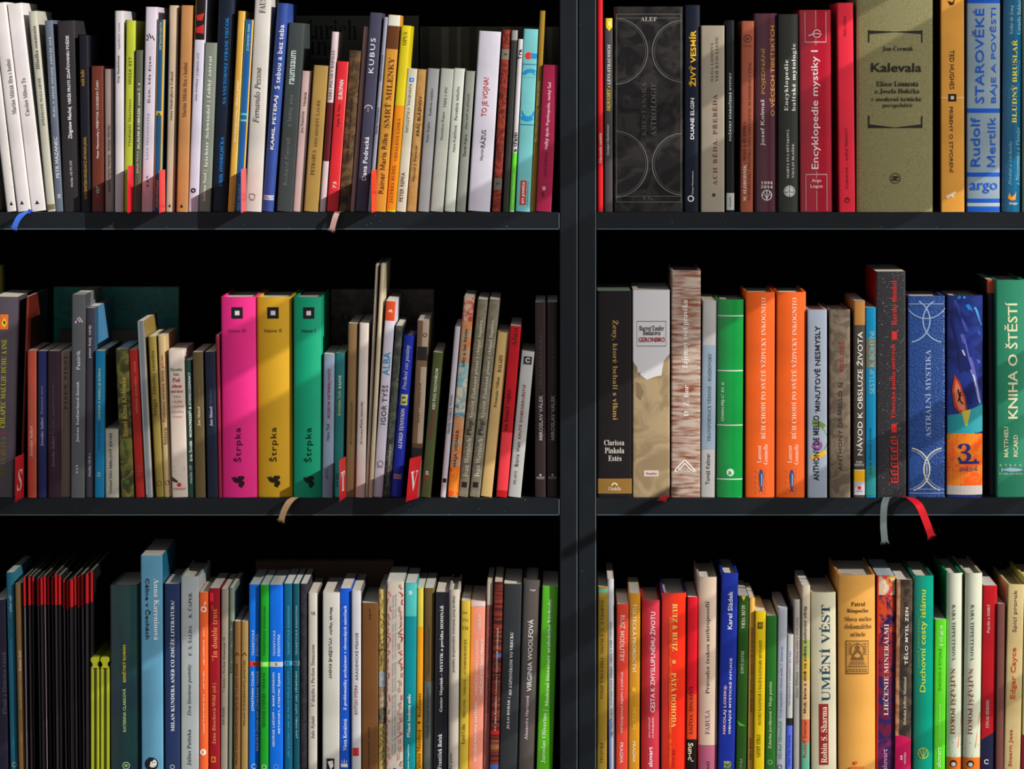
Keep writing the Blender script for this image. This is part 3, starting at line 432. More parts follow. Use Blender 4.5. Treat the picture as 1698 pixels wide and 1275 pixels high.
B(374, 372, 158, 160, (34,52,130), 'glossy picture hardcover with boat and orange footer', [
 l([(.3,165),(.6,210),(.95,330)],16,(24,120,205)),l([(.45,165),(.8,220),(.98,290)],10,(60,150,220)),l([(.2,180),(.5,300),(.9,460)],14,(60,70,160)),l([(.4,330),(.7,470),(.9,620)],16,(90,90,170)),l([(.42,400),(.75,520),(.93,640)],7,(190,195,220)),l([(.1,260),(.3,380),(.4,500)],12,(24,36,96)),
 p([(.2,510),(.34,540),(.5,610),(.56,680),(.35,680),(.2,650),(.14,580)],(196,60,34)),p([(.24,530),(.34,560),(.46,620),(.5,668),(.34,665),(.24,630),(.2,580)],(222,128,92)),l([(.3,575),(.34,600),(.36,625),(.44,640)],7,(50,26,18)),l([(.38,585),(.35,605),(.42,600)],5,(50,26,18)),l([(.34,610),(.3,630)],5,(50,26,18)),
 p([(.02,690),(.4,680),(1,640),(1,760),(.02,800)],(40,150,160)),p([(.4,672),(.66,662),(.56,735),(.5,735)],(190,180,70)),l([(.56,720),(.9,640),(.98,628)],5,(20,110,190)),
 r(770,1000,or_,0,1,'paint',(232,86,30)),l([(.05,792),(.3,780),(.8,766)],9,(24,24,60)),
 r(1000,1040,(196,188,182)),l([(.02,1004),(.4,998),(.98,1002)],8,(40,30,70)),
 h('3.',854,.3,.84,80,(28,40,110),'r'),r(892,904,(28,40,110),.34,.9),h('zväzok',924,.34,.88,24,(40,44,110),'i')], hard=1, bulge=.005, k='paint', c2=(24,34,92), sc=.5, side=(34,34,60), depth=.15)
B(549, 557, 34, 90, (34,34,48), 'narrow dark hardcover with orange top behind green one', [r(92,150,(206,84,42))], out=.03)
B(588, 592, 130, 92, (42,138,104), 'sage green hardcover with large cream title', [u('KNIHA O ŠTĚSTÍ',190,706,.5,58,(222,222,180),'b'),u('MATTHIEU',742,876,.32,20,(222,222,180),'b'),u('RICARD',778,874,.64,20,(222,222,180),'b'),h('RYBKA',912,.1,.85,10,(190,205,180),'s',.5),h('PUBLISHERS',950,.08,.88,8,(190,205,180),'s'),p([(.15,922),(.22,930),(.45,922),(.8,928),(.92,932),(.8,938),(.45,940),(.22,934),(.15,944)],(150,180,205))], hard=1, bulge=.002, k='matte', depth=.15)
# ---- lower left
view(0, 880, 3.23, 3, 'lower left')
B(-40, -26, 70, 370, (32,28,50), 'dark violet paperback in shadow, leftmost', [u('Písně z Ostrova vážek',650,990,.75,26,(78,76,86),'r')])
B(32, 56, 44, 224, (28,100,124), 'teal paperback titled play off', [u('play off',346,440,.5,18,(170,190,195),'i'),u('kamil bouška',470,580,.4,14,(30,70,80)),c(.5,1262,13,(150,165,165),9)], side=(60,130,150), depth=.15)
B(78, 98, 40, 284, (132,100,58), 'narrow tan paperback titled Homme fatal', [u('Homme fatal',645,756,.5,15,(215,200,160),'r'),u('Elena Hidvéghyová-Yung',765,962,.5,14,(175,155,115),'r')])
mg = [(120,16,250,405),(148,14,245,400),(168,14,248,398),(195,17,255,405),(214,13,252,398),(230,14,242,398),(250,14,250,400),(272,15,250,400),(291,14,228,400),(308,18,242,398),(335,14,264,420),(352,17,272,426),(373,18,262,410),(395,12,242,400),(413,14,246,414),(430,19,234,406),(457,17,232,390),(482,15,216,384)]
ORD = ['first','second','third','fourth','fifth','sixth','seventh','eighth','ninth','tenth','eleventh','twelfth','thirteenth','fourteenth','fifteenth','sixteenth','seventeenth','last']
for i, (xm, wm_, ym, yr) in enumerate(mg):
    sh = (14,12,8,14,13,14,14,13,10,8,12,8,6,8,10,8,3,0)[i]
    B(xm, xm+sh, wm_, ym, (22,16,22), ORD[i]+' of the red topped black magazines from left', [r(ym+1,yr,(206,22,30)),r(yr+4,1300,((196,170,190),(70,58,66),(34,28,32),(90,80,84),(40,34,40))[i % 5],.6,.74)], k='gloss', bulge=.0006, depth=.19, page=(150,150,130), side=(30,28,30), out=.004+.004*((i*5) % 4))  # the thin vertical line paints a gloss highlight down each spine
CASES = [(486, 46), (538, 48)]
view(170, 880, 3.23, 3, 'lower left')
B(40, 44, 160, 292, (22,62,58), 'wide dark green hardcover with yellow title', [u('SOVĚTSKÝ ROMÁN',614,814,.46,20,(225,190,30),'b'),u('KATERINA CLARKOVÁ',848,1080,.46,20,(170,205,120),'b'),c(.52,1262,20,(170,205,160),16),h('æ',1262,.46,.58,15,(170,205,160),'s')], hard=1, bulge=.004, k='gloss', depth=.14, c2=(24,36,62))
B(204, 209, 116, 134, (92,152,184), 'tall light blue paperback with face emblem at foot', [d('Anna Kareninová',258,588,.72,28,(224,228,226),'r'),d('Céline v Čechách',256,582,.34,28,(24,34,44),'b'),c(.46,1252,36,(22,26,32)),c(.52,1248,22,(225,225,220)),p([(.34,1215),(.62,1220),(.52,1236),(.42,1240),(.38,1262),(.3,1250)],(22,26,32)),c(.52,1244,3,(22,26,32)),c(.62,1244,3,(22,26,32)),l([(.55,1262),(.62,1260)],3,(22,26,32))], k='matte', side=(30,110,140), depth=.16, out=.002)
B(331, 333, 82, 284, (32,50,90), 'navy paperback with white serif capitals', [u('MILAN KUNDERA ANEB CO ZMŮŽE LITERATURA?',376,1078,.5,24,(225,228,232),'r'),c(.5,1270,12,(190,195,200),9)], side=(90,70,130))
B(420, 420, 96, 246, (164,172,174), 'pale grey hardcover with black serif names', [u('F. X. ŠALDA     K. ČAPEK',332,672,.5,22,(40,40,44),'r'),u('Dva literárne portréty',718,995,.5,24,(46,46,50),'i'),u('Július Pašteka',1068,1262,.48,22,(50,50,54),'r')], hard=1, bulge=.0008, depth=.15)
B(518, 518, 47, 330, (238,100,44), 'narrow bright orange paperback with ring emblem', [c(.5,422,16,(235,220,205),9),l([(.6,400),(.66,384),(.8,388)],5,(235,220,205)),u('olga stehlíková   (eds.)',520,722,.5,12,(238,200,170),'b'),u('petr hruška',754,848,.5,12,(238,200,170),'b'),u('nejlepší české básně 2014',880,1092,.5,12,(238,200,170),'b'),c(.45,1190,17,(235,225,210)),h('B',1190,.36,.56,15,(238,100,44),'b')])
B(571, 571, 60, 308, (150,18,32), 'dark red paperback with pinkish quoted title', [r(334,380,(235,30,70),.05,.4),u('“In double trust”',404,700,.5,30,(225,130,80),'r'),u('Jana Bžochová-Wild (ed.)',820,1150,.5,24,(220,130,85),'r'),r(1216,1248,(215,120,50),.2,.62),r(1224,1240,(150,18,32),.3,.5)], page=(205,205,198))
view(340, 880, 3.23, 3, 'lower left')
B(84, 78, 43, 312, (150,140,124), 'narrow warm grey paperback marked VI', [u('V dotyku s Pavlom Straussom VI.',570,870,.5,15,(70,60,50),'r'),u('Julo Rybák',950,1046,.45,15,(80,70,60),'r')])
B(131, 124, 26, 306, (116,134,118), 'slim grey green paperback with pale pages', [u('Róbert Pechanec Nemecká „Lüd“',480,768,.5,14,(50,50,45),'r')])
B(156, 152, 35, 485, (128,92,52), 'left of two short brown paperbacks under the gap', [u('MILAN KUNDERA/NECHOVEJTE SE TU JAKO DOMA',710,1258,.5,18,(70,48,24),'s'),l([(.2,672),(.5,655),(.8,672)],5,(40,28,16))])
B(194, 191, 37, 485, (160,130,74), 'right of two short brown paperbacks under the gap', [u('MILAN KUNDERA/MŮJ JANÁČEK',692,1048,.5,18,(84,62,30),'s'),l([(.2,672),(.5,655),(.8,672)],5,(60,50,20))])
TK = 'TEORETICKÁ'; wb_ = (205,225,240)
B(236, 233, 58, 288, (8,112,228), 'bright blue theory paperback with red number band', [r(704,730,(225,60,40)),h('1',717,.45,.58,14,K,'b'),u('TEORETICKÁ',534,672,.35,15,wb_,'s',.08),u('KNIHOVNA',556,674,.76,15,wb_,'s',.08),u('JONATHAN CULLER',756,972,.38,16,wb_,'b',.05),u('KRÁTKÝ ÚVOD DO LITERÁRNÍ TEORIE',756,1186,.78,16,wb_,'b',.05),c(.5,1270,14,wb_,11)], page=(205,205,200))
B(296, 293, 45, 290, (22,150,34), 'green theory paperback between two blue ones', [r(704,732,(120,210,70)),h('29',718,.25,.75,16,(225,240,215),'b'),u('TEORETICKÁ KNIHOVNA',404,672,.5,14,(12,84,20),'s',.06),u('GEORGE STEINER / ERRATA',762,1056,.5,15,(12,84,20),'s',.06),c(.5,1270,13,(190,220,180),10)], page=(205,205,200))
B(343, 343, 74, 290, (6,104,222), 'wider blue theory paperback with white number band', [r(706,732,(190,195,198)),h('3',719,.44,.58,15,K,'b'),u('TEORETICKÁ',536,674,.35,15,wb_,'s',.08),u('KNIHOVNA',558,674,.7,15,wb_,'s',.08),u('GEORGE LAKOFF – MARK JOHNSON',764,1164,.34,16,wb_,'b',.05),u('METAFORY, KTERÝMI ŽIJEME',766,1092,.72,16,wb_,'b',.05),c(.5,1272,14,(120,150,200),11)], page=(205,205,200))
B(421, 423, 47, 284, (6,92,124), 'teal blue theory paperback with cyan number band', [r(702,726,(60,165,215)),h('32',714,.2,.72,15,K,'b'),u('TEORETICKÁ KNIHOVNA',402,670,.5,14,(90,170,200),'s',.06),u('JIŘÍ KOTEN / JAK SE FIKCE DĚLÁ SLOVY',755,1222,.5,15,(80,165,205),'s',.06)], page=(205,205,200))
B(470, 472, 36, 284, (10,78,94), 'narrow dark teal theory paperback', [r(702,726,(95,125,140)),h('33',714,.15,.8,15,K,'b'),u('TEORETICKÁ KNIHOVNA',402,670,.5,14,(130,175,185),'s',.06),u('JAN HÁBL/ UČIT (SE) PŘÍBĚHEM',758,1118,.5,15,(150,190,200),'s',.06)], page=(205,205,200))
B(509, 509, 40, 284, (46,42,52), 'narrow smoky dark paperback right of the theory series', [u('Jana Kuzmíková Literatúra v kognitívnych súvislostiach',520,1080,.5,14,(72,66,76),'r')], k='stone', c2=(30,28,36), page=(205,205,200))
B(553, 552, 48, 334, (196,190,180), 'cream grey paperback marked VII', [h('VII.',444,.35,.85,18,(80,74,70),'r'),u('V dotyku s Pavlom Straussom',612,945,.6,24,(70,66,64),'i'),u('Julo Rybák',995,1120,.6,22,(70,66,64),'i')], side=(120,118,108))
view(500, 920, 3.589, 3, 'lower left')
dkk = (66,60,58)
B(126, 124, 100, 226, (198,196,188), 'white paperback with downward bold title', [d('Marek Vajchr',314,480,.5,22,dkk,'b'),d('VYLOŽENÉ KNIHY',492,740,.5,22,dkk,'b'),r(1216,1290,(26,24,24),.25,.72),p([(.32,1235),(.6,1228),(.66,1262),(.5,1284),(.4,1260)],(215,210,205))], k='paper')
B(230, 228, 66, 200, (14,84,206), 'royal blue paperback with white serif title', [u('Z problematiky archaizmov v slovenských nárečiach',304,930,.48,22,(222,228,238),'r'),u('Viera Kováčová',984,1172,.45,22,(222,228,238),'r'),r(1252,1272,(222,228,238),.1,.7),l([(.4,1248),(.4,1226)],4,(222,228,238)),l([(.25,1248),(.15,1232)],3,(222,228,238)),l([(.55,1248),(.65,1232)],3,(222,228,238))])
B(298, 298, 56, 214, (196,196,202), 'pale grey paperback with red square near its foot', [u('AKADEMICKÉ PÍSANIE',466,750,.55,20,(70,68,72),'s'),u('ANTON VYDRA ·',765,956,.5,19,(150,70,64),'s'),r(1154,1202,(200,32,32),.1,.78),l([(.25,1170),(.65,1166)],3,(230,200,200)),l([(.25,1184),(.65,1182)],3,(230,200,200))], side=(104,106,104), depth=.15)
B(358, 355, 100, 286, (112,72,36), 'wide brown paperback shorter than its neighbours', [u('ť naozaj plavovací motívy',1030,1300,.45,17,(50,30,14),'s'),u('argnol',322,388,.5,15,(50,30,14),'s')], page=(200,200,196))
tw = (52,44,34)
B(460, 457, 44, 206, (200,176,98), 'narrow yellow paperback with dark branching tree drawing', [*[l([(random.random(),230+i*30),(random.random(),250+i*30),(random.random(),275+i*30)],3,tw) for i in range(14)],l([(.1,580),(.5,560),(.95,575)],5,tw),r(700,790,(172,186,196)),l([(.1,720),(.9,690)],3,tw),r(790,920,(176,156,122),0,1,'stone',(120,104,84)),r(920,1010,(110,104,88),0,1,'stone',(50,48,44)),*[l([(random.random(),1020+i*26),(random.random(),1030+i*26),(random.random(),1050+i*26)],3,tw) for i in range(9)],u('Gaston Bachelard',560,690,.55,16,(140,120,80),'r'),u('Poetika snění',700,795,.55,13,(90,90,90))], page=(200,200,196))
rd = (226,44,38); rsq = random.Random(4)
sq = []
for colx in (.12, .86):
    for i in range(26):
        yv = 175+i*44; a = colx+rsq.uniform(-.1,.1)*1.1; b_ = colx+rsq.uniform(-.14,.14)
        sq.append(l([(min(.97,max(.03,a)), yv), (min(.97,max(.03,b_)), yv+rsq.uniform(8,30)), (min(.97,max(.03,a+rsq.uniform(-.15,.15))), yv+rsq.uniform(28,42))], 4.5, rd if colx < .5 else (190,44,38)))
B(508, 503, 104, 160, (194,184,170), 'wide beige paperback covered in red scribbled signs', sq+[d('Radoslav Passia — Ivana Taranenková (eds.)  Hľadanie súčasnosti   Slovenská literatúra začiatku 21. storočia',236,1190,.52,15,(70,62,130),'r'),c(.5,1285,12,(50,60,150))], page=(212,208,198))
view(660, 920, 3.589, 3, 'lower left')
B(40, 30, 72, 168, (6,138,148), 'bright teal paperback with small white flower', [r(170,368,(74,182,180)),*[c(.46+.09*math.cos(k_*1.2566),226+9*math.sin(k_*1.2566),5.5,(215,230,228),2.5) for k_ in range(5)],u('Přidaná hodnota exilu',836,1090,.4,22,(222,232,232),'b'),u('Joanna Czaplińska',1134,1290,.4,13,(222,232,232),'b')], page=(205,205,198))
B(114, 106, 42, 198, (212,196,74), 'yellow and amber paperback titled Realizmus', [r(430,1290,(230,156,18)),u('Realizmus',830,974,.45,20,(60,36,12),'r'),r(1000,1012,(50,30,10),.25,.6),u('Tatiana Mandová',1048,1300,.45,20,(60,36,12),'r')], page=(205,205,198))
B(157, 150, 64, 198, (98,78,42), 'paperback in brown over grey green halves', [r(758,1290,(92,98,92)),u('Dmitrij Sergejevič Lichačov',790,1100,.42,17,(48,46,40),'r'),u('Poetika staroruské literatury',420,720,.5,15,(74,58,32),'r')], page=(205,205,198))
B(220, 208, 82, 222, (20,20,28), 'black paperback with white serif title', [u('Gustav Meyrink – MYSTIK a povídka HODINÁŘ',302,938,.5,26,(226,226,230),'r'),u('František Roček',1070,1280,.45,24,(226,226,230),'r')], k='gloss')
B(304, 298, 68, 208, (188,180,168), 'beige hardcover with open hollow top', [u('poetika zmyslového vnímania juraj briškár',240,700,.5,19,(74,66,56),'s'),u('ondrý peter',1180,1320,.3,20,(74,66,56))], hard=1, bulge=.002)
B(371, 356, 60, 274, (204,176,58), 'mustard yellow paperback with faint letters', [u('PRIVÁTNE – VEREJNÉ – AUTOBIOGRAFICKÉ',504,972,.5,18,(92,70,16),'r'),u('Karol Csiba',1012,1130,.45,20,(96,74,20),'r'),h('Ján',344,.1,.7,20,(170,146,52),'r'),h('Zn',386,.2,.8,20,(170,146,52),'r'),h('Eld',436,.2,.85,22,(165,140,50),'r')], page=(200,196,180))
B(434, 418, 90, 276, (238,150,128), 'salmon and orange paperback with pale lettering', [r(308,1290,(240,150,66),0,.22),u('OSUDY',356,444,.6,20,(225,215,200),'s'),u('MARIE DE SAINT EXUPÉRY',504,840,.42,18,(240,215,195),'s'),u('HVĚZDA MALÉHO PRINCE',504,838,.76,22,(238,222,215),'s'),u('MICHÈLE PERSANE-NASTORG',880,1240,.42,20,(245,230,215),'s',.03),r(278,308,(214,196,196))])
B(527, 504, 42, 166, (178,102,98), 'narrow dusty red paperback titled Latinská epigrafika', [u('PAVOL VALACHOVIČ · LATINSKÁ EPIGRAFIKA NA SLOVENSKU',306,946,.5,17,(96,34,44),'r'),r(168,300,(200,186,170))], page=(206,190,170))
B(571, 543, 54, 162, (128,46,38), 'narrow paperback with red and brown stripes', [u('Ed. Jana Kuzmíková Literatúra v kognitívnych súvislostiach',436,1052,.5,18,(200,180,160),'r'),r(590,612,(60,90,150),.4,1),r(1252,1290,(60,90,160)),r(1050,1075,(206,34,34)),r(1100,1180,(150,96,60),0,1,'stripe',(100,50,36))], k='stripe', c2=(60,28,24), page=(206,190,170))
view(790, 920, 3.59, 3, 'lower left')
B(163, 133, 108, 174, (42,46,50), 'charcoal paperback with white rounded capitals', [u('SO ZÁPISNÍKOM VO VRECKU',464,842,.5,22,(225,225,225),'r'),u('JULO RYBÁK |',856,1046,.45,22,(225,225,225),'r')], k='matte')
B(280, 247, 98, 152, (84,78,74), 'grey hardcover with tall white name across it', [u('VIRGINIA WOOLFOVÁ',388,820,.5,36,(228,226,224),'s'),u('Alexandra Harrisová',846,1108,.44,20,(225,200,220),'s',.04),h('Argo',212,.4,.75,16,(220,205,220),'r')], hard=1, bulge=.003, k='gloss')
B(393, 358, 96, 188, (84,182,16), 'vivid green paperback at right end with white title', [u('Moderní literatury arabského Východu',268,910,.5,32,(215,235,200),'r'),u('Jaroslav Oliverius |',932,1250,.42,32,(215,235,200),'r')], k='gloss')
# ---- lower right
view(970, 900, 3.4, 3, 'lower right')
B(68, 62, 60, 248, (150,122,38), 'olive brown paperback beside the upright with teal strip', [r(262,282,(80,160,140)),d('GARMA C. C. CHANG  TIBETSKÁ JÓGA',326,886,.5,20,(70,54,22),'r'),d('PRAGMA',1132,1250,.5,18,(74,58,24),'r')])
B(124, 132, 44, 205, (200,200,206), 'slim white paperback in front of tall cover', [r(1000,1290,(140,160,225),0,.5),u('Mgr. Hana Šmídová - AUTOMATICKÁ KRESBA - CESTA K SOBĚ I DRUHÝM',448,1096,.5,15,(60,60,66),'s')], depth=.15)
B(174, 168, 74, 346, (224,68,52), 'vermilion paperback with downward white prayer title', [d('RUIZ',410,486,.48,26,(240,200,185),'s'),d('MODLITBY',500,672,.46,26,(240,210,195),'s'),d('SPOJENÍ S NAŠÍM STVOŘITELEM',730,1074,.46,20,(240,205,195),'s'),d('PRAGMA',1130,1246,.46,20,(240,205,195),'s')])
B(250, 244, 62, 284, (210,144,34), 'amber paperback titled Toltécká proroctví', [d('TOLTÉCKÁ PROROCTVÍ',344,732,.5,26,(244,232,205),'s'),c(.45,830,12,(228,178,40)),d('NELSON',934,1056,.5,20,(236,190,70),'s'),d('PRAGMA',1124,1240,.5,18,(244,226,190),'s')], depth=.14)
B(322, 318, 104, 324, (196,50,68), 'raspberry rounded hardcover with tall white title', [u('CESTA K ZMYSLUPLNÉMU ŽIVOTU',390,962,.56,32,(240,215,218),'s'),u('JEHO SVÄTOSŤ',990,1106,.42,14,(240,215,218)),u('14. DALAJLAMA',990,1106,.62,14,(240,215,218)),u('slovart',1158,1272,.48,24,(240,230,230),'b')], hard=1, bulge=.004)
B(433, 430, 140, 284, (232,52,22), 'wide red orange hardcover with yellow downward title', [d('RUIZ & RUIZ',344,612,.53,28,(244,206,110),'r'),c(.5,674,10,(244,206,110),5),d('PÁTÁ DOHODA',736,1046,.52,34,(244,206,110),'r'),d('PRAGMA',1172,1280,.5,18,(150,24,14),'r'),r(420,1290,(238,96,28),.3,.42,'blotch',(236,52,22))], hard=1, bulge=.0035, k='gloss', side=(80,50,130), c2=(226,36,22), depth=.15)
B(577, 570, 58, 306, (218,18,36), 'red paperback with black foot section', [r(860,1114,(232,72,30)),r(1114,1300,(18,14,14)),d('UMENIE VOJNY',814,1090,.42,22,(84,12,16),'r'),d("Sun-c'",1134,1240,.42,30,(236,222,180),'b')])
view(1140, 900, 3.4, 3, 'lower right')
B(60, 60, 112, 194, (212,188,166), 'wide cream pink hardcover with black upward title', [u('Průvodce českou anthroposofií',332,856,.5,32,(70,52,50),'r'),u('FABULA',948,1086,.5,24,(130,60,120),'r'),r(1148,1300,(176,92,122)),u('Tomáš',1240,1330,.5,20,K,'r')], hard=1, bulge=.003, depth=.15)
B(189, 167, 98, 172, (22,44,150), 'deep blue hardcover with white mystic title', [u('Karel Sládek',276,490,.55,26,(226,226,236),'s'),u('NIKOLAJ LOSSKIJ:',808,1084,.36,19,(235,190,190),'b',.02),u('OBHÁJCE MYSTICKÉ INTUICE',654,1084,.66,19,(222,222,236),'b',.02),r(1238,1300,(190,195,150),.35,.8,'stone',(60,90,50))], hard=1, bulge=.0012, depth=.15)
B(286, 270, 62, 300, (34,78,18), 'dark green paperback with small yellow corner fleck', [d('ALOE VERA',350,486,.5,20,(200,205,170),'r'),d('DIANE GAGE',614,744,.48,18,(170,180,150),'r'),p([(.05,1010),(.6,1030),(.9,1040),(.3,1040)],(70,160,50)),d('PRAGMA',1226,1320,.5,16,(130,130,110),'r'),p([(.3,302),(.7,302),(.5,330)],(225,190,70))], page=(215,208,190))
B(348, 338, 32, 312, (236,178,78), 'narrow light orange paperback with dense small title', [u('PŘEDNÁŠKY O KREATIVITĚ A VĚDOMÍM VYUŽÍVÁNÍ LIDSKÉ ENERGIE',480,960,.5,14,(80,44,20),'r'),u('JOHN G. BENNETT',1106,1232,.5,13,(80,44,20),'r')], page=(215,208,190))
B(382, 372, 60, 386, (220,190,14), 'yellow paperback with dark ornament at top', [u('MAYSKÝ KALENDÁŘ A DALŠÍ KALENDÁŘE MINULOSTI',552,1032,.5,20,(74,60,14),'r'),u('GEOFF STRAY',1082,1212,.46,22,(74,60,14),'r'),r(448,486,(90,76,24),.25,.72),c(.5,466,9,(180,150,30),5)])
B(445, 438, 60, 410, (36,106,34), 'short grass green paperback titled Moje peníze', [u('Zdenka Jordánová • Moje peníze',786,1166,.46,22,(190,210,160),'s'),c(.45,1242,14,(120,160,100),9)])
B(510, 498, 54, 366, (166,172,182), 'short silver grey book with blue lettering', [u('Úvod západního vědomí podle C. Jarnevay',585,990,.46,17,(80,104,156),'r'),u('Michal Matoušek',1006,1228,.42,19,(80,140,90),'i'),c(.4,1270,14,(60,60,70),10)], k='canvas', c2=(146,152,164), page=(205,202,192))
B(563, 555, 36, 518, (198,198,194), 'slim white paperback with black band and blue foot', [r(992,1034,(34,32,36)),r(1034,1300,(84,106,226)),u('Od čakramů k nemyšlení / Jan Lípa',610,920,.5,14,(84,106,196)),u('Učení Fráni Drtikola',1088,1264,.48,14,(30,40,110))])
B(598, 597, 44, 320, (172,170,164), 'slim light grey paperback with fine upward title', [u('Myšlení srdce a duše světa',420,690,.5,17,(150,60,70),'r'),u('James Hillman —',700,880,.5,16,(84,110,90),'r')], side=(140,138,130), page=(170,150,120))
view(1310, 900, 3.4, 3, 'lower right')
B(64, 60, 50, 240, (198,186,160), 'narrow pastel striped paperback with mono lettering', [r(550,650,(160,176,96)),r(650,780,(206,176,76)),r(780,1000,(214,180,130)),r(1000,1130,(208,110,70)),r(1130,1300,(96,176,146)),u('Muž, žena a dítě ve světle duchovní vědy',356,964,.46,19,(60,36,34),'b'),u('Rudolf Steiner',1000,1216,.44,19,(186,34,38),'b')], k='paper', page=(210,205,195))
B(118, 122, 140, 280, (208,203,174), 'wide cream hardcover with huge dark blue title', [u('UMĚNÍ VÉST',350,898,.55,60,(24,62,84),'r'),r(912,1258,(150,40,34),.3,.68),u('Robin S. Sharma',928,1246,.5,34,(228,214,196),'r')], hard=1, bulge=.003, side=(190,170,140), depth=.15)
sb = (120,86,44)
B(272, 274, 208, 182, (230,168,80), 'very wide golden hardcover with seated figure engraving', [h('Patrul',346,.35,.73,24,(96,62,30),'r'),h('Rinpočhe',386,.24,.82,28,(96,62,30),'r'),h('Slova mého',430,.18,.9,26,(140,96,50),'r'),h('dokonalého',472,.18,.9,28,(140,96,50),'r'),h('učitele',516,.33,.74,26,(140,96,50),'r'),
 r(552,742,sb,.2,.82),r(558,736,(206,150,72),.22,.8),c(.51,610,42,sb,36),c(.51,592,15,sb),c(.51,570,6,sb),p([(.36,640),(.44,606),(.51,600),(.58,606),(.66,640),(.7,664),(.32,664)],sb),p([(.41,640),(.51,620),(.61,640),(.51,650)],(206,150,72)),p([(.28,690),(.34,668),(.68,668),(.74,690)],(150,108,56)),r(696,702,sb,.25,.77),r(712,716,sb,.25,.77),*[c(.26+.08*i,725,5,sb,2) for i in range(7)],*[l([(.25,575+i*14),(.31,568+i*14),(.36,576+i*14)],3,sb) for i in range(5)],*[l([(.65,575+i*14),(.71,568+i*14),(.77,576+i*14)],3,sb) for i in range(5)],
 c(.46,1242,10,(220,96,40)),r(1264,1300,(220,120,50),.3,.7)], hard=1, bulge=.005, depth=.155, side=(226,150,70))
B(490, 484, 104, 186, (96,32,62), 'picture hardcover in purple and orange with mineral', [r(190,296,(212,190,150),.1,1),c(.2,250,70,(222,60,70),50,-60,80),c(.2,250,40,(235,200,190),24,-60,80),c(.8,215,30,(190,150,30),20),r(296,520,(206,74,34),.1,1,'paint',(40,26,76)),r(520,760,(52,28,70),.1,1,'paint',(150,40,50)),r(760,1120,(48,34,92),.1,1,'paint',(110,30,56)),r(1120,1300,(120,36,96),.1,1,'paint',(50,34,80)),r(190,1300,(222,48,24),0,.1),u('LIEČENIE MINERÁLMI',460,980,.5,32,(226,206,190),'r'),u('slovart',1170,1290,.48,28,(206,150,190),'b')], k='gloss', page=(190,205,210), depth=.15)
B(600, 590, 92, 208, (82,66,52), 'brown stone picture paperback with pink foot', [r(210,1100,(196,140,104),0,.24,'stone',(150,96,70)),p([(0,1095),(.4,1090),(.98,1110),(.98,1300),(0,1300)],(196,14,84)),u('TĚLO MYSL ZEN',366,690,.62,24,(228,224,216),'b',.06),u('Hokaku Jeffrey Maitland',760,1032,.6,20,(190,190,170),'r'),u('MAITREA',1186,1252,.62,12,(235,205,215)),c(.4,1210,6,(235,205,215)),c(.4,1224,6,(235,205,215))], k='stone', c2=(46,38,32), depth=.15)
view(1490, 900, 3.4, 3, 'lower right')
B(84, 80, 116, 186, (0,152,126), 'teal green hardcover with thin yellow title', [u('Duchovní cesty islámu',266,845,.5,42,(206,222,50),'s'),u('LUBOŠ KROPÁČEK:',424,706,.24,13,(140,190,90),'s',.1),c(.5,1192,31,(206,200,50),27),l([(.5,1162),(.5,1222)],4,(206,200,50)),l([(.26,1192),(.74,1192)],4,(206,200,50)),l([(.32,1172),(.5,1216),(.68,1172)],4,(206,200,50))], hard=1, bulge=.004, k='gloss', depth=.155, side=(0,110,80))
B(204, 196, 70, 432, (96,222,40), 'short neon green paperback titled jóga', [u('jóga',466,584,.55,24,(205,240,180),'s',.12),u('SNADNO A RYCHLE',598,838,.5,16,(60,160,40),'s'),u('Christina Brownová',914,1118,.46,13,(170,232,140),'s',.06),u('slovart',1158,1274,.42,24,(200,235,185),'b')])
for xt_, xb_, nm in ((268,266,'left of two identical cream hardcovers with orange foot'),(376,362,'right of two identical cream hardcovers with orange foot')):
    B(xt_, xb_, 98, 172, (208,212,190), nm, [d('KARA TIPPETTSOVÁ',350,668,.46,22,(62,60,54),'r'),d('NAJŤAŽŠÍ POKOJ',712,1086,.4,34,(150,52,34),'r'),r(1216,1300,(222,112,30)),l([(.05,1170),(.4,1130)],3,(50,80,130)),l([(.5,1210),(.9,1140)],4,(120,180,60)),l([(.7,1160),(.95,960)],4,(220,110,60)),c(.42,1252,20,(30,26,24)),c(.42,1256,12,(200,200,190))], hard=1, bulge=.004, depth=.155, k='paper', c2=(190,200,176), side=(0,132,84) if xt_ == 268 else (190,180,150))
B(478, 462, 80, 242, (186,20,30), 'dark red paperback with slanting navy foot', [p([(0,1120),(.99,1070),(.99,1300),(0,1300)],(28,30,62)),u('Psyché a SMRT',350,512,.42,20,(224,190,180),'r'),u('EDGAR HERZOG',892,1052,.42,18,(200,170,165),'r'),c(.42,1244,14,(215,215,220),9,30,330)], c2=(150,18,28), page=(205,205,200))
B(558, 548, 48, 344, (120,72,66), 'plain brownish maroon narrow paperback', [], k='gloss')
B(612, 588, 98, 236, (208,186,134), 'sand linen hardcover with orange upward title', [u('Spící prorok',268,508,.5,28,(96,74,48),'s'),u('Edgar Cayce',594,886,.5,36,(206,84,24),'b'),u('Stearn Jess',1060,1270,.42,24,(180,84,34),'b')], k='canvas', c2=(178,156,104), hard=1, bulge=.001, depth=.155, page=(190,190,130))
B(712, 692, 100, 200, (200,192,96), 'pale yellow hardcover cut off by right edge', [r(1090,1300,(160,16,60))], hard=1, bulge=.001, depth=.15)

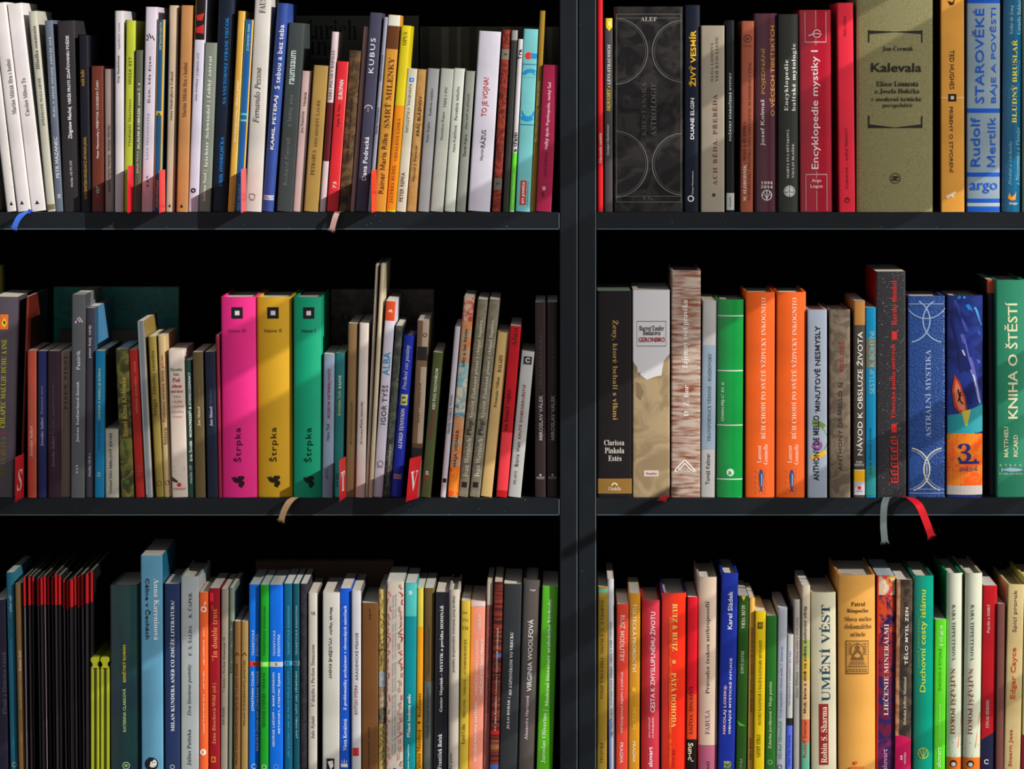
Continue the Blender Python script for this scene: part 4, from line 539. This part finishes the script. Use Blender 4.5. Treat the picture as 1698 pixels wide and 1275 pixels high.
FACE = [
 ((2, -60, 4, 440, .2, (150,132,24), 'tall mustard yellow book facing out behind the leftmost purple one'), dict(where='middle left')),
 ((1, 484, 694, 26, .212, (104,106,94), 'dark grey green paperback facing out with black lettering'), dict(where='upper left', texts=[('einrich',497,592,66,34,(16,15,14),'r'),('eine',497,560,92,34,(16,15,14),'r'),('PIESNE',510,548,107,9,(18,14,22),'b')])),
 ((1, 697, 927, 44, .212, (96,96,88), 'striped grey paperback facing out behind short ones'), dict(where='upper left', stripes=[(700,712,(70,70,64)),(732,744,(132,132,122)),(758,764,(140,138,126)),(778,790,(68,68,64)),(832,846,(130,128,114)),(884,896,(76,76,70)),(908,916,(134,134,124))])),
 ((2, 89, 296, 476, .215, (4,128,116), 'deep green book facing out behind the short ones'), dict(where='middle left', k='paint', c2=(3,108,98))),
 ((2, 99, 240, 547, .192, (110,110,96), 'grey paperback facing out before deep green one'), dict(where='middle left')),
 ((2, 549, 719, 480, .212, (96,74,62), 'brown portrait paperback facing out with black initials'), dict(where='middle left', texts=[('M',563,583,538,16,(18,14,14),'r'),('R',681,691,540,16,(18,14,14),'r')], k='paint', c2=(52,40,36))),
 ((3, 424, 652, 930, .215, (96,70,50), 'dark brown book facing out behind blue theory series'), dict(where='lower left')),
]
DIVIDERS = [
 (1, 211.5, 221, 274, 347, -.034, '', 'red tab left of the short grey green book', 'upper left'),
 (1, 264, 273.5, 281, 356, -.036, '', 'red tab at foot of the thin dark blue book', 'upper left'),
 (1, 400, 408, 279, 351, -.034, '', 'red tab left of the tall cream book', 'upper left'),
 (1, 616, 624, 281, 354, -.034, '', 'red tab right of the violet Kubus book', 'upper left'),
 (2, 25, 39, 752, 831, -.042, 'S', 'red tab with white letter S', 'middle left'),
 (2, 563, 573, 757, 834, -.038, 'T', 'red tab with white letter T', 'middle left'),
 (2, 673, 692, 754, 836, -.042, 'V', 'red tab with white letter V leaning right', 'middle left', .09),
]
RIBBONS = [
 (1, 65, [(52,350,.03),(51,351,.0),(46,351,-.004),(38,355,-.014),(30,363,-.016),(24,376,-.016)], 9, (60,110,215)),
 (1, 545, [(566,350,.02),(564,351,0),(560,352,-.006),(556,360,-.012),(551,378,-.012)], 9, (190,150,145)),
 (2, 455, [(497,824,.02),(493,825,0),(488,825.5,-.006),(480,832,-.012),(472,845,-.013),(467,860,-.012)], 10, (190,150,110)),
 (2, 1080, [(1106,822,.02),(1104,824,0),(1101,825,-.006),(1098,829,-.012)], 13, (225,12,32)),
 (2, 1475, [(1474,824,.02),(1472,825,0),(1470,826,-.010),(1466,840,-.020),(1465,870,-.022),(1467,896,-.022)], 11, (110,124,122)),
 (2, 1535, [(1500,823,.02),(1503,825,0),(1510,826,-.012),(1524,838,-.022),(1534,860,-.024),(1544,887,-.024)], 12, (222,14,34)),
]
SHADOW_BARS = [(1440,1454)]  # added bar out of view, casts one diagonal shadow on the fronts
SHADE_SHEETS = [(745,830,.5),(900,1216,.5),(1545,1610,.5),(1650,1690,.65),(1740,1790,.65),(2080,2120,.65)]  # added part-transparent sheets out of view, half-shade diagonal bands of the shelves
SHADE_PANELS = [(-1.60,-1.19,520,900,.35),(-1.60,-1.19,1216,1440,.65)]  # added sheets out of view, dim the left end of the lower rows
# ---------------------------------------------------------------- the two bookcases
blk = mat((15, 21, 27), 'board'); highlight_m = mat((92, 106, 112), 'gloss'); inner = mat((7, 6, 7), 'black')  # the thin pale strips paint the light that board and upright edges catch
ROWZ = [wz(352)]; PITCH = 474*PX
TOPS = [ROWZ[0]+2*PITCH, ROWZ[0]+PITCH, ROWZ[0], ROWZ[0]-PITCH, ROWZ[0]-2*PITCH, ROWZ[0]-3*PITCH, ROWZ[0]-4*PITCH]
ZB = 0.0
def bookcase(xl, xr, label):
    t = empty('bookcase', ((xl+xr)/2, 0, ZB), label, 'bookcase', 'black bookcases')
    def add(name, *a, **kw):
        m = MB(); x0, x1, y0, y1, z0, z1, mm, ch = a
        cx = (xl+xr)/2
        m.box(x0-cx, x1-cx, y0, y1, z0-ZB, z1-ZB, mm, ch); return m.build(name, t, **kw)
    th = 29*PX; ht = TOPS[0]
    add('side_panel', xl, xl+th, 0, .285, 0, ht, blk, .0008)
    add('side_panel', xr-th, xr, 0, .285, 0, ht, blk, .0008)
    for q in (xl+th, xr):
        add('edge_highlight', q-.0008, q+.0001, -.0003, .0006, .001, ht-.001, highlight_m, 0)
    for i, z in enumerate(TOPS):
        add('shelf_board', xl+th+.0003, xr-th-.0003, .0004, .279, z-28*PX, z, blk, .0007)
        add('edge_highlight', xl+th+.001, xr-th-.001, -.0003, .0006, z-28*PX-.0002, z-28*PX+.0006, highlight_m, 0)
        add('end_highlight', xr-th-.0012, xr-th-.0004, -.0002, .0006, z-27*PX, z-.001, highlight_m, 0)
    add('plinth', xl+th+.0003, xr-th-.0003, .02, .036, 0, TOPS[-1]-28*PX-.0003, blk, .0007)
    add('back_panel', xl+th+.0003, xr-th-.0003, .2795, .284, 0, ht-.001, inner, 0)
    return t
RU = wx(957.3); LU = wx(959.3)
WID = 1274*PX
bookcase(RU-WID, RU, 'black bookcase with three packed shelves at left of photo')
bookcase(LU, LU+WID, 'black bookcase with three packed shelves at right of photo')

# ---------------------------------------------------------------- the room
fl = MB(); fl.box(-3.0, 2.2, -6.5, .3, -.05, 0, mat((120, 95, 70), 'grain', (90, 68, 48))); fl.build('floor', kind='structure')
wb = MB(); wb.box(-3.0, 2.2, .3, .4, 0, 2.9, mat((190, 186, 178), 'wall')); wb.build('wall_back', kind='structure')
# right wall with a window; an added bar and sheets in it shape the sunlight; c is the diagonal band number used to place them
XW = 1.2
def zc(cc): return ZE + VY*PX + (XW - 0 + VX*PX)*SLOPE - PX*cc - 0.0
# geometry: a bar at height zc(c) shades the line y + SLOPE*x = c on the shelf fronts
wallm = mat((200, 196, 188), 'wall'); bar_m = mat((205, 200, 190), 'matte')
def shade_filter(name, keep):  # part-transparent material of the added shade sheets
    m = bpy.data.materials.new(name); m.use_nodes = True; nt = m.node_tree; b = nt.nodes['Principled BSDF']
    b.inputs['Base Color'].default_value = (.75, .72, .66, 1); b.inputs['Roughness'].default_value = .9
    t = nt.nodes.new('ShaderNodeBsdfTransparent'); mx = nt.nodes.new('ShaderNodeMixShader'); mx.inputs[0].default_value = 1-keep
    nt.links.new(t.outputs[0], mx.inputs[1]); nt.links.new(b.outputs[0], mx.inputs[2]); nt.links.new(mx.outputs[0], nt.nodes['Material Output'].inputs[0])
    return m
SHADE_FILTERS = {k: shade_filter('shade_film', k) for k in (.35, .5, .65, .8)}
Y0, Y1 = -1.62, -.42
mw = MB()
mw.box(XW, XW+.04, -6.5, Y0, 0, 2.9, wallm); mw.box(XW, XW+.04, Y1, .3, 0, 2.9, wallm)
ZT = min(2.85, zc(-150)); ZS = zc(2330)
mw.box(XW, XW+.04, Y0, Y1, ZT, 2.9, wallm); mw.box(XW, XW+.04, Y0, Y1, 0, ZS, wallm)
mw.build('wall_right', kind='structure')
wf = empty('window_1', (XW, (Y0+Y1)/2, ZS), kind='structure')
def bar(name, y0, y1, z0, z1, m_, x0=.012, x1=.02):
    m = MB(); m.box(x0, x1, y0-(Y0+Y1)/2, y1-(Y0+Y1)/2, z0-ZS, z1-ZS, m_, .001); m.build(name, wf)
for ca, cb in SHADOW_BARS: bar('shadow_bar', -.872, -.778, zc(cb), zc(ca), bar_m)
def sheet(name, y0, y1, z0, z1, m_, x):
    m = MB(); n_ = 24; ys = [y0+(y1-y0)*i/n_ for i in range(n_+1)]
    vs = [(x+.002*math.sin(i*1.9), y-(Y0+Y1)/2, z0-ZS) for i, y in enumerate(ys)]+[(x+.002*math.sin(i*1.9), y-(Y0+Y1)/2, z1-ZS) for i, y in enumerate(ys)]
    m.add(vs, [(i, i+1, n_+2+i, n_+1+i) for i in range(n_)], m_); m.build(name, wf)
for ca, cb, kp in SHADE_SHEETS: sheet('shade_sheet', Y0+.002, Y1-.002, zc(cb), zc(ca), SHADE_FILTERS[kp], .026)
for ya, yb, ca, cb, kp in SHADE_PANELS: sheet('shade_panel', ya, yb, zc(cb), zc(ca), SHADE_FILTERS[kp], .034)

# ---------------------------------------------------------------- books
def thin(i, j):
    a, b = BOOKS[i], BOOKS[j]
    if a['row'] != b['row'] or a['where'] != b['where']: return
    if abs(a.get('yb', 0) - b.get('yb', 0)) > .1: return
    base = a['base']; top = max(a['ytop'], b['ytop'])
    g = max((a['left']+a['w']+a['s']*(base-y)) - (b['left']+b['s']*(base-y)) for y in (base, top))
    over = g + 0.6
    if over > 0:
        da = min(over*.5, a['w']*.3); a['w'] -= da
        db = min(over-da, b['w']*.3); b['left'] += db; b['w'] -= db
for _ in range(2):
    for i in range(len(BOOKS)-1): thin(i, i+1)
    for i in range(len(BOOKS)-1):                # where two leans still cross, ease them apart
        a, b = BOOKS[i], BOOKS[i+1]
        if a['row'] != b['row'] or a['where'] != b['where']: continue
        base = a['base']; top = max(a['ytop'], b['ytop']); hh_ = base-top
        g = (a['left']+a['w']+a['s']*hh_)-(b['left']+b['s']*hh_)+.4
        if g > 0: a['s'] -= g*.5/hh_; b['s'] += g*.5/hh_
for b in BOOKS:
    hp = b['base']-b['ytop']
    if 'left' in b['where']:
        o = max(b['left']+b['w'], b['left']+b['w']+b['s']*hp)-926.6
        if o > 0 and o < 8: b['left'] -= o
    else:
        o = 989.4-min(b['left'], b['left']+b['s']*hp)
        if o > 0 and o < 8: b['left'] += o

for b in BOOKS:
    for e_ in b['dec']:
        if e_[0] == 't':
            collect(e_[2], e_[8])
need('i', 'S'); need('r', 'T'); need('r', 'V')
build_glyphs()

def spine_y(uu, bulge, wd):
    # front outline of the spine: arch with softened edges
    uu = min(max(uu, 0), 1); t = 2*uu-1
    y = -bulge*(1-t*t)
    e_ = min(.0011, wd*.16)                    # rounded corner radius
    dd = min(uu, 1-uu)*wd
    if dd < e_: y += e_ - math.sqrt(max(0, e_*e_-(e_-dd)**2))
    return y
COUNT = {}
def make_book(b, idx):
    yf = b['out'] if b['out'] is not None else (.004 + random.random()*.007)
    wd = b['w']*PX*(DIST+yf)/DIST; base_z = wz(b['base'])
    hpx = b['base'] - b['ytop']; th = math.atan(b['s'])
    hh = (wz(b['ytop'], yf) - base_z)/math.cos(th)*1.0
    X0 = wx(b['left'], yf); xo = 0.0
    if b['s'] > 0: X0 += wd; xo = -wd
    hard = b['hard']
    bulge = b['bulge'] if b['bulge'] is not None else ((.0022 if wd < .02 else .0035) if hard else .0009)
    dep = b['depth']; t = .0022 if hard else .00035
    t = min(t, wd*.22)
    yf2 = yf + bulge*.6
    root = empty('hardcover_book' if hard else 'paperback_book', (X0, yf2, base_z+.0002), b['label'], 'book', 'books on '+b['where']+' shelf', th)
    # spine+boards
    n = 14
    us = [0, .015, .04, .09, .17, .27, .38, .5, .62, .73, .83, .91, .96, .985, 1]
    outer = [(0, dep)]; 
    if hard and wd > .007:
        outer += [(0, .0105), (.0009, .0085), (.0009, .0065), (0, .0045), (0, .001)]
    sp = [(q*wd, spine_y(q, bulge, wd)) for q in us]
    outer += sp
    if hard and wd > .007:
        outer += [(wd, .001), (wd, .0045), (wd-.0009, .0065), (wd-.0009, .0085), (wd, .0105)]
    outer += [(wd, dep)]
    inn = []
    for (x, y) in outer:
        xi = t + x*(wd-2*t)/wd
        yi = y + t if y < .0013 else y
        inn.append((xi, yi))
    m = MB(); cm = mat(b['col'], b['k'], b['c2'], b['sc']); sm = mat(b['side'], 'paper') if b['side'] else cm
    N_ = len(outer); vs = [(x+xo, y, 0) for x, y in outer]+[(x+xo, y, hh) for x, y in outer]+[(x+xo, y, 0) for x, y in inn]+[(x+xo, y, hh) for x, y in inn]
    seg_m = []
    for i in range(N_-1):
        mm = sm if (outer[i][1] > .0008 and outer[i+1][1] > .0008) or (i in (0, N_-2)) else cm
        seg_m.append(mm)
        m.add([vs[2*N_+i], vs[2*N_+i+1], vs[3*N_+i+1], vs[3*N_+i]], [(3, 2, 1, 0)], mm)
        m.add([vs[i], vs[i+1], vs[2*N_+i+1], vs[2*N_+i]], [(3, 2, 1, 0)], mm)
        m.add([vs[N_+i], vs[N_+i+1], vs[3*N_+i+1], vs[3*N_+i]], [(0, 1, 2, 3)], mm)
    i = 0
    while i < N_-1:                                # outer wall, smooth along runs of one material
        j = i
        while j < N_-1 and seg_m[j] is seg_m[i]: j += 1
        k_ = j-i+1
        m.add(vs[i:j+1]+vs[N_+i:N_+j+1], [(q_, q_+1, k_+q_+1, k_+q_) for q_ in range(k_-1)], seg_m[i], True)
        i = j
    for i in (0, N_-1):
        m.add([vs[i], vs[2*N_+i], vs[3*N_+i], vs[N_+i]], [(0, 1, 2, 3)], mm)
    m.build('cover', root)
    # page block
    pm = MB(); ins = .0028 if hard else .0002
    q = t+.0002; px0, px1 = q+xo, wd-q+xo
    pm.box(px0, px1, t+.0006 if not hard else t+.0008, dep-(.003 if hard else .0003), ins*.9, hh-ins, mat(b['page'], 'pages'), 0)
    pm.build('page_block', root)
    # print on the spine
    f = b['f']; y0 = b['y0']; kk = hh/hpx           # metres per photo px along the spine
    def zz(yv): return min(max((b['base'] - (y0+yv/f))*kk, .0004), hh-.0004)
    def xs(fx): return fx*wd
    s_ = PX/f
    tx = 'spine_lettering'; dc = 'spine_band'; layer = [0]; PR = []
    def put(kd, pts, fs, m_):
        eps = .00014 + .00003*layer[0] + (.00015 if kd == tx else 0)
        xs_ = [q_[0] for q_ in pts]; zs_ = [q_[1] for q_ in pts]
        full = max(xs_)-min(xs_) > wd*.95
        bb = [min(xs_), max(xs_), min(zs_), max(zs_)]
        item = ([(x+xo, spine_y(x/wd, bulge, wd)-eps, z) for x, z in pts], fs, m_)
        if kd == tx: PR.append([kd, bb, [item]]); return
        hits = [g_ for g_ in PR if g_[0] != tx and g_[1][0]-.0012 < bb[1] and bb[0] < g_[1][1]+.0012 and g_[1][2]-.0012 < bb[3] and bb[2] < g_[1][3]+.0012
                and not (full and g_[3])]
        new = ['spine_band' if full else 'spine_emblem', bb, [item], full]
        for g_ in hits:
            new[2] = g_[2]+new[2]; new[1] = [min(new[1][0], g_[1][0]), max(new[1][1], g_[1][1]), min(new[1][2], g_[1][2]), max(new[1][3], g_[1][3])]
            new[0] = g_[0] if g_[0] == 'spine_band' else new[0]; new[3] = new[3] or g_[3]; PR.remove(g_)
        PR.append(new)
    for e_ in b['dec']:
        layer[0] += 1
        if e_[0] == 't':
            if e_[1] == 'h':
                _, _, s, yv, fa, fb, sz, col, st, tr = e_
                V, F = layout(s, st, tr)
                ax, bx = min(v[0] for v in V), max(v[0] for v in V); ay, by = min(v[1] for v in V), max(v[1] for v in V)
                kx = (fb-fa)*wd/(bx-ax); ky = sz*s_/(by-ay); z0 = zz(yv)-sz*s_/2
                pts = [(fa*wd+(x-ax)*kx, z0+(y-ay)*ky) for x, y in V]
            else:
                _, dr, s, ya, yb, fx, sz, col, st, tr = e_
                V, F = layout(s, st, tr)
                ax, bx = min(v[0] for v in V), max(v[0] for v in V); ay, by = min(v[1] for v in V), max(v[1] for v in V)
                Lh = zz(ya)-zz(yb); kx = Lh/(bx-ax); ky = sz*s_/(by-ay); x0 = fx*wd
                if dr == 'u': pts = [(x0 - ((y-ay)*ky - sz*s_/2), zz(yb)+(x-ax)*kx) for x, y in V]
                else: pts = [(x0 + ((y-ay)*ky - sz*s_/2), zz(ya)-(x-ax)*kx) for x, y in V]
            put(tx, pts, F, mat(col, 'ink'))
        elif e_[0] == 'r':
            _, ya, yb, col, fa, fb, kd, c2 = e_
            g = [fa+(fb-fa)*i/10 for i in range(11)]
            if fa == 0: g[0] = .004; g.insert(1, .03)
            if fb == 1: g[-1] = .996; g.insert(-1, .97)
            pts = [(x*wd, zz(yb)) for x in g]+[(x*wd, zz(ya)) for x in g]; n_ = len(g)
            put(dc, pts, [(i, i+1, n_+i+1, n_+i) for i in range(n_-1)], mat(col, kd if kd != 'ink' else 'paper', c2))
        elif e_[0] == 'c':
            _, fx, yv, rad, col, rin, a0, a1 = e_
            seg = 28; pts = []; fs = []
            for i in range(seg+1):
                a = math.radians(a0+(a1-a0)*i/seg)
                for rr in (rad, rin):
                    pts.append((min(max(fx*wd+math.cos(a)*rr*s_, .0001), wd-.0001), zz(yv)+math.sin(a)*rr*s_))
            for i in range(seg): fs.append((2*i, 2*i+2, 2*i+3, 2*i+1))
            put(dc, pts, fs, mat(col, 'ink'))
        elif e_[0] == 'p':
            pts = [(min(max(fx*wd, .0001), wd-.0001), zz(yv)) for fx, yv in e_[1]]; fs = [tuple(range(len(pts)))]
            if max(q_[0] for q_ in pts)-min(q_[0] for q_ in pts) > .002:     # cut into strips that follow the curve of the spine
                bm = bmesh.new(); bm.faces.new([bm.verts.new((x, 0, z)) for x, z in pts])
                for g_ in us[1:-1]+[.03, .06, .13, .22, .32, .44, .56, .68, .78, .87, .94, .97]:
                    bmesh.ops.bisect_plane(bm, geom=bm.verts[:]+bm.edges[:]+bm.faces[:], plane_co=(g_*wd, 0, 0), plane_no=(1, 0, 0), dist=1e-7)
                bm.verts.index_update(); pts = [(v.co.x, v.co.z) for v in bm.verts]; fs = [[v.index for v in f_.verts] for f_ in bm.faces]; bm.free()
            put(dc, pts, fs, mat(e_[2], 'ink'))
        elif e_[0] == 'l':
            P_ = [(fx*wd, zz(yv)) for fx, yv in e_[1]]; hw = e_[2]*s_/2; pts = []; fs = []
            for i in range(len(P_)-1):
                (xa, za), (xb_, zb_) = P_[i], P_[i+1]; dx, dz = xb_-xa, zb_-za; L_ = math.hypot(dx, dz) or 1e-9
                nx, nz = -dz/L_*hw, dx/L_*hw; o = len(pts)
                pts += [(xa+nx, za+nz), (xb_+nx, zb_+nz), (xb_-nx, zb_-nz), (xa-nx, za-nz)]; fs.append((o, o+1, o+2, o+3))
            pts = [(min(max(x, .0001), wd-.0001), z) for x, z in pts]
            put(dc, pts, fs, mat(e_[3], 'ink'))
    for g_ in PR:
        m = MB()
        for it in g_[2]: m.add(*it)
        m.build(g_[0], root)
    b['root'] = root; b['wm'] = wd; b['xo'] = xo; b['yf'] = yf2; b['th'] = th
    return root
for i, b in enumerate(BOOKS): make_book(b, i)

# books standing face-out behind the front rows
def face_book(row, x0, x1, yt, yy, col, label, texts=(), k='matte', c2=None, stripes=(), thk=.018, where=''):
    base = (352, 826, 1300)[row-1]
    X0, X1 = wx(x0, yy), wx(x1, yy); zb = wz(base)+.0002; hh = wz(yt, yy)-zb; wd = X1-X0
    root = empty('paperback_book', (X0, yy, zb), label+' on '+where+' shelf', 'book', 'books standing face out behind the rows')
    m = MB(); cm = mat(col, k, c2)
    m.box(0, wd, 0, .0006, 0, hh, cm); m.box(0, wd, thk-.0006, thk, 0, hh, cm); m.box(0, .0006, .0006, thk-.0006, 0, hh, cm)
    m.build('cover', root)
    m = MB(); m.box(.0008, wd-.0004, .0007, thk-.0007, .0003, hh-.0003, mat((150, 140, 120), 'pages')); m.build('page_block', root)
    tx = MB()
    for (s, px0, px1, py, sz, cc, st) in texts:
        V, F = layout(s, st); ax, bx = min(v[0] for v in V), max(v[0] for v in V); ay, by = min(v[1] for v in V), max(v[1] for v in V)
        a, b_ = wx(px0, yy)-X0, wx(px1, yy)-X0; z0 = wz(py, yy)-zb; kx = (b_-a)/(bx-ax); ky = sz*PX*1.04/(by-ay)
        tx.add([(a+(x-ax)*kx, -.0002, z0+(y-ay)*ky) for x, y in V], F, mat(cc, 'ink'))
    if tx.v: tx.build('cover_lettering', root)
    for (a, b_, cc) in stripes:
        dm = MB(); dm.add([(wx(a, yy)-X0, -.0001, 0.0005), (wx(b_, yy)-X0, -.0001, 0.0005), (wx(b_, yy)-X0, -.0001, hh-.0005), (wx(a, yy)-X0, -.0001, hh-.0005)], [(0, 1, 2, 3)], mat(cc, k))
        dm.build('cover_stripe', root)
for a in FACE: face_book(*a[0], **a[1])

# red index dividers with a letter
def divider(row, x0, x1, yt, yb, y_front, letter, label, where, lean=0.0):
    base = (352, 826, 1300)[row-1]; zb = wz(base)+.0002
    hh = wz(yt)-zb
    XA, XB = wx(x0, y_front), wx(x1, .001); wd = XB-XA
    root = empty('index_divider', (XA, y_front, zb), label+' on '+where+' shelf', 'divider', 'red index dividers between books', lean)
    m = MB(); red = mat((225, 25, 45), 'plastic'); ed = mat((235, 120, 120), 'plastic'); yy = .001-y_front; tk = .0012
    z0 = .0005
    A = [(0, 0), (wd, yy), (wd+tk*.2, yy+tk), (-tk*.2+.0004, tk)]
    m.add([(x, y, z0) for x, y in A]+[(x, y, hh) for x, y in A], [(3,2,1,0),(4,5,6,7),(0,1,5,4),(2,3,7,6),(3,0,4,7)], red)
    m.add([(wd, yy, z0), (wd+tk*.2, yy+tk, z0), (wd+tk*.2, yy+tk, hh), (wd, yy, hh)], [(0,1,2,3)], ed)
    m.build('tab', root)
    m = MB(); m.box(-.0003, .0006, .001, .08, 0, .0004, red); m.build('foot', root)
    if letter:
        V, F = layout(letter, 'i' if letter == 'S' else 'r'); ax, bx = min(v[0] for v in V), max(v[0] for v in V); ay, by = min(v[1] for v in V), max(v[1] for v in V)
        tx = MB(); pts = []
        for x, y in V:
            s = .18+.64*(x-ax)/(bx-ax); z = hh*(.22+.46*(y-ay)/(by-ay))
            nl = math.hypot(wd, yy); pts.append((s*wd+yy/nl*.0004, s*yy-wd/nl*.0004, z))
        tx.add(pts, F, mat((235, 225, 225), 'ink')); tx.build('letter', root)
for a in DIVIDERS: divider(*a)

# ribbons: flat woven bands along a path of (px, py, Y), ending in frayed threads
def ribbon(path, wpx, col, host, name='bookmark_ribbon', fray=10, axis='x'):
    P_ = [Vector((wx(x, y), y, wz(z, y))) for x, z, y in path]
    # smooth path
    Q = []
    for i in range(len(P_)-1):
        p0 = P_[max(i-1, 0)]; p1 = P_[i]; p2 = P_[i+1]; p3 = P_[min(i+2, len(P_)-1)]
        for k_ in range(6):
            t = k_/6; Q.append(.5*((2*p1)+(p2-p0)*t+(2*p0-5*p1+4*p2-p3)*t*t+(3*p1-p0-3*p2+p3)*t**3))
    Q.append(P_[-1]); m = MB(); mm = mat(col, 'ribbon'); hw = wpx*PX/2
    vs = []; 
    for i, q in enumerate(Q):
        tg = (Q[min(i+1, len(Q)-1)]-Q[max(i-1, 0)]).normalized()
        sd_ = Vector((1, 0, 0)) - tg*tg.x
        if sd_.length < .2: sd_ = Vector((0, 0, 1)) - tg*tg.z
        sd_.normalize()
        nn = tg.cross(sd_)*.00025
        vs += [q-sd_*hw-nn, q+sd_*hw-nn, q+sd_*hw+nn, q-sd_*hw+nn]
    fs = []
    for i in range(len(Q)-1):
        a = 4*i; 
        for j in range(4): fs.append((a+j, a+(j+1)%4, a+4+(j+1)%4, a+4+j))
    fs += [(3, 2, 1, 0), (len(vs)-4, len(vs)-3, len(vs)-2, len(vs)-1)]
    tgt = (Q[-1]-Q[-2]).normalized(); sd_ = Vector((1, 0, 0)) - tgt*tgt.x; sd_.normalize()
    for k_ in range(fray):
        o = len(vs); a = Q[-1]+sd_*hw*(2*(k_+.5)/fray-1); e_ = a+tgt*PX*(4+4*random.random())+sd_*hw*(2*(k_+.5)/fray-1)*.6+Vector((0, -.0008*random.random(), 0))
        w_ = sd_*hw*.12
        vs += [a-w_, a+w_, e_]; fs.append((o, o+1, o+2))
    inv = Vector(host.location); th = host.rotation_euler.y
    out = []
    for v in vs:
        dv = Vector(v)-inv; cx, sx = math.cos(-th), math.sin(-th)
        out.append((dv.x*cx+dv.z*sx, dv.y, -dv.x*sx+dv.z*cx))
    m.add(out, fs, mm); m.build(name, host)
def host_at(row, px):
    best = min((b for b in BOOKS if b['row'] == row), key=lambda b: abs(b['left']+b['w']/2-px)); return best['root']
for row, hx, path, wpx, col in RIBBONS: ribbon(path, wpx, col, host_at(row, hx))
# yellow-green slip cases: two boards and a notched cap, standing beside the magazines
for ci, (xz, wz_) in enumerate(CASES):
    xa = xz/3.23; wpx = wz_/3.23; top = 880+672/3.23; base = 1300
    zb = wz(base)+.0002; X0 = wx(xa, .006); wd = wpx*PX; hh = wz(top, .006)-zb; q = wd*.36
    root = empty('slip_case', (X0, .006, zb), ('left' if ci == 0 else 'right')+' of two yellow green slip cases with notched tops on lower left shelf', 'case', 'yellow green slip cases')
    yel = mat((190, 196, 40), 'gloss'); dk = mat((70, 90, 14), 'gloss')
    nk = hh-.0125
    for s in (0, 1):
        m = MB(); a, b_ = (0, q) if s == 0 else (wd-q, wd)
        m.box(a, b_, 0, .13, 0, nk, yel, .0008); m.build('side_board', root)
    m = MB(); m.box(q+.0002, wd-q-.0002, .0015, .13, 0, nk-.001, dk); m.build('spine_groove', root)
    m = MB()
    prof = [(.0, 0), (.22, .0025), (.22, .0045), (0, .0075), (0, .0095), (.12, .0115), (.88, .0115), (1, .0095), (1, .0075), (.78, .0045), (.78, .0025), (1, 0)]
    n_ = len(prof); vs = [(fx*wd, 0, nk+.0002+z) for fx, z in prof]+[(fx*wd, .13, nk+.0002+z) for fx, z in prof]
    m.add(vs, [tuple(range(n_-1, -1, -1))[::-1], tuple(range(n_, 2*n_))[::-1]]+[(i, n_+i, n_+(i+1) % n_, (i+1) % n_) for i in range(n_)], yel)
    m.build('cap', root)
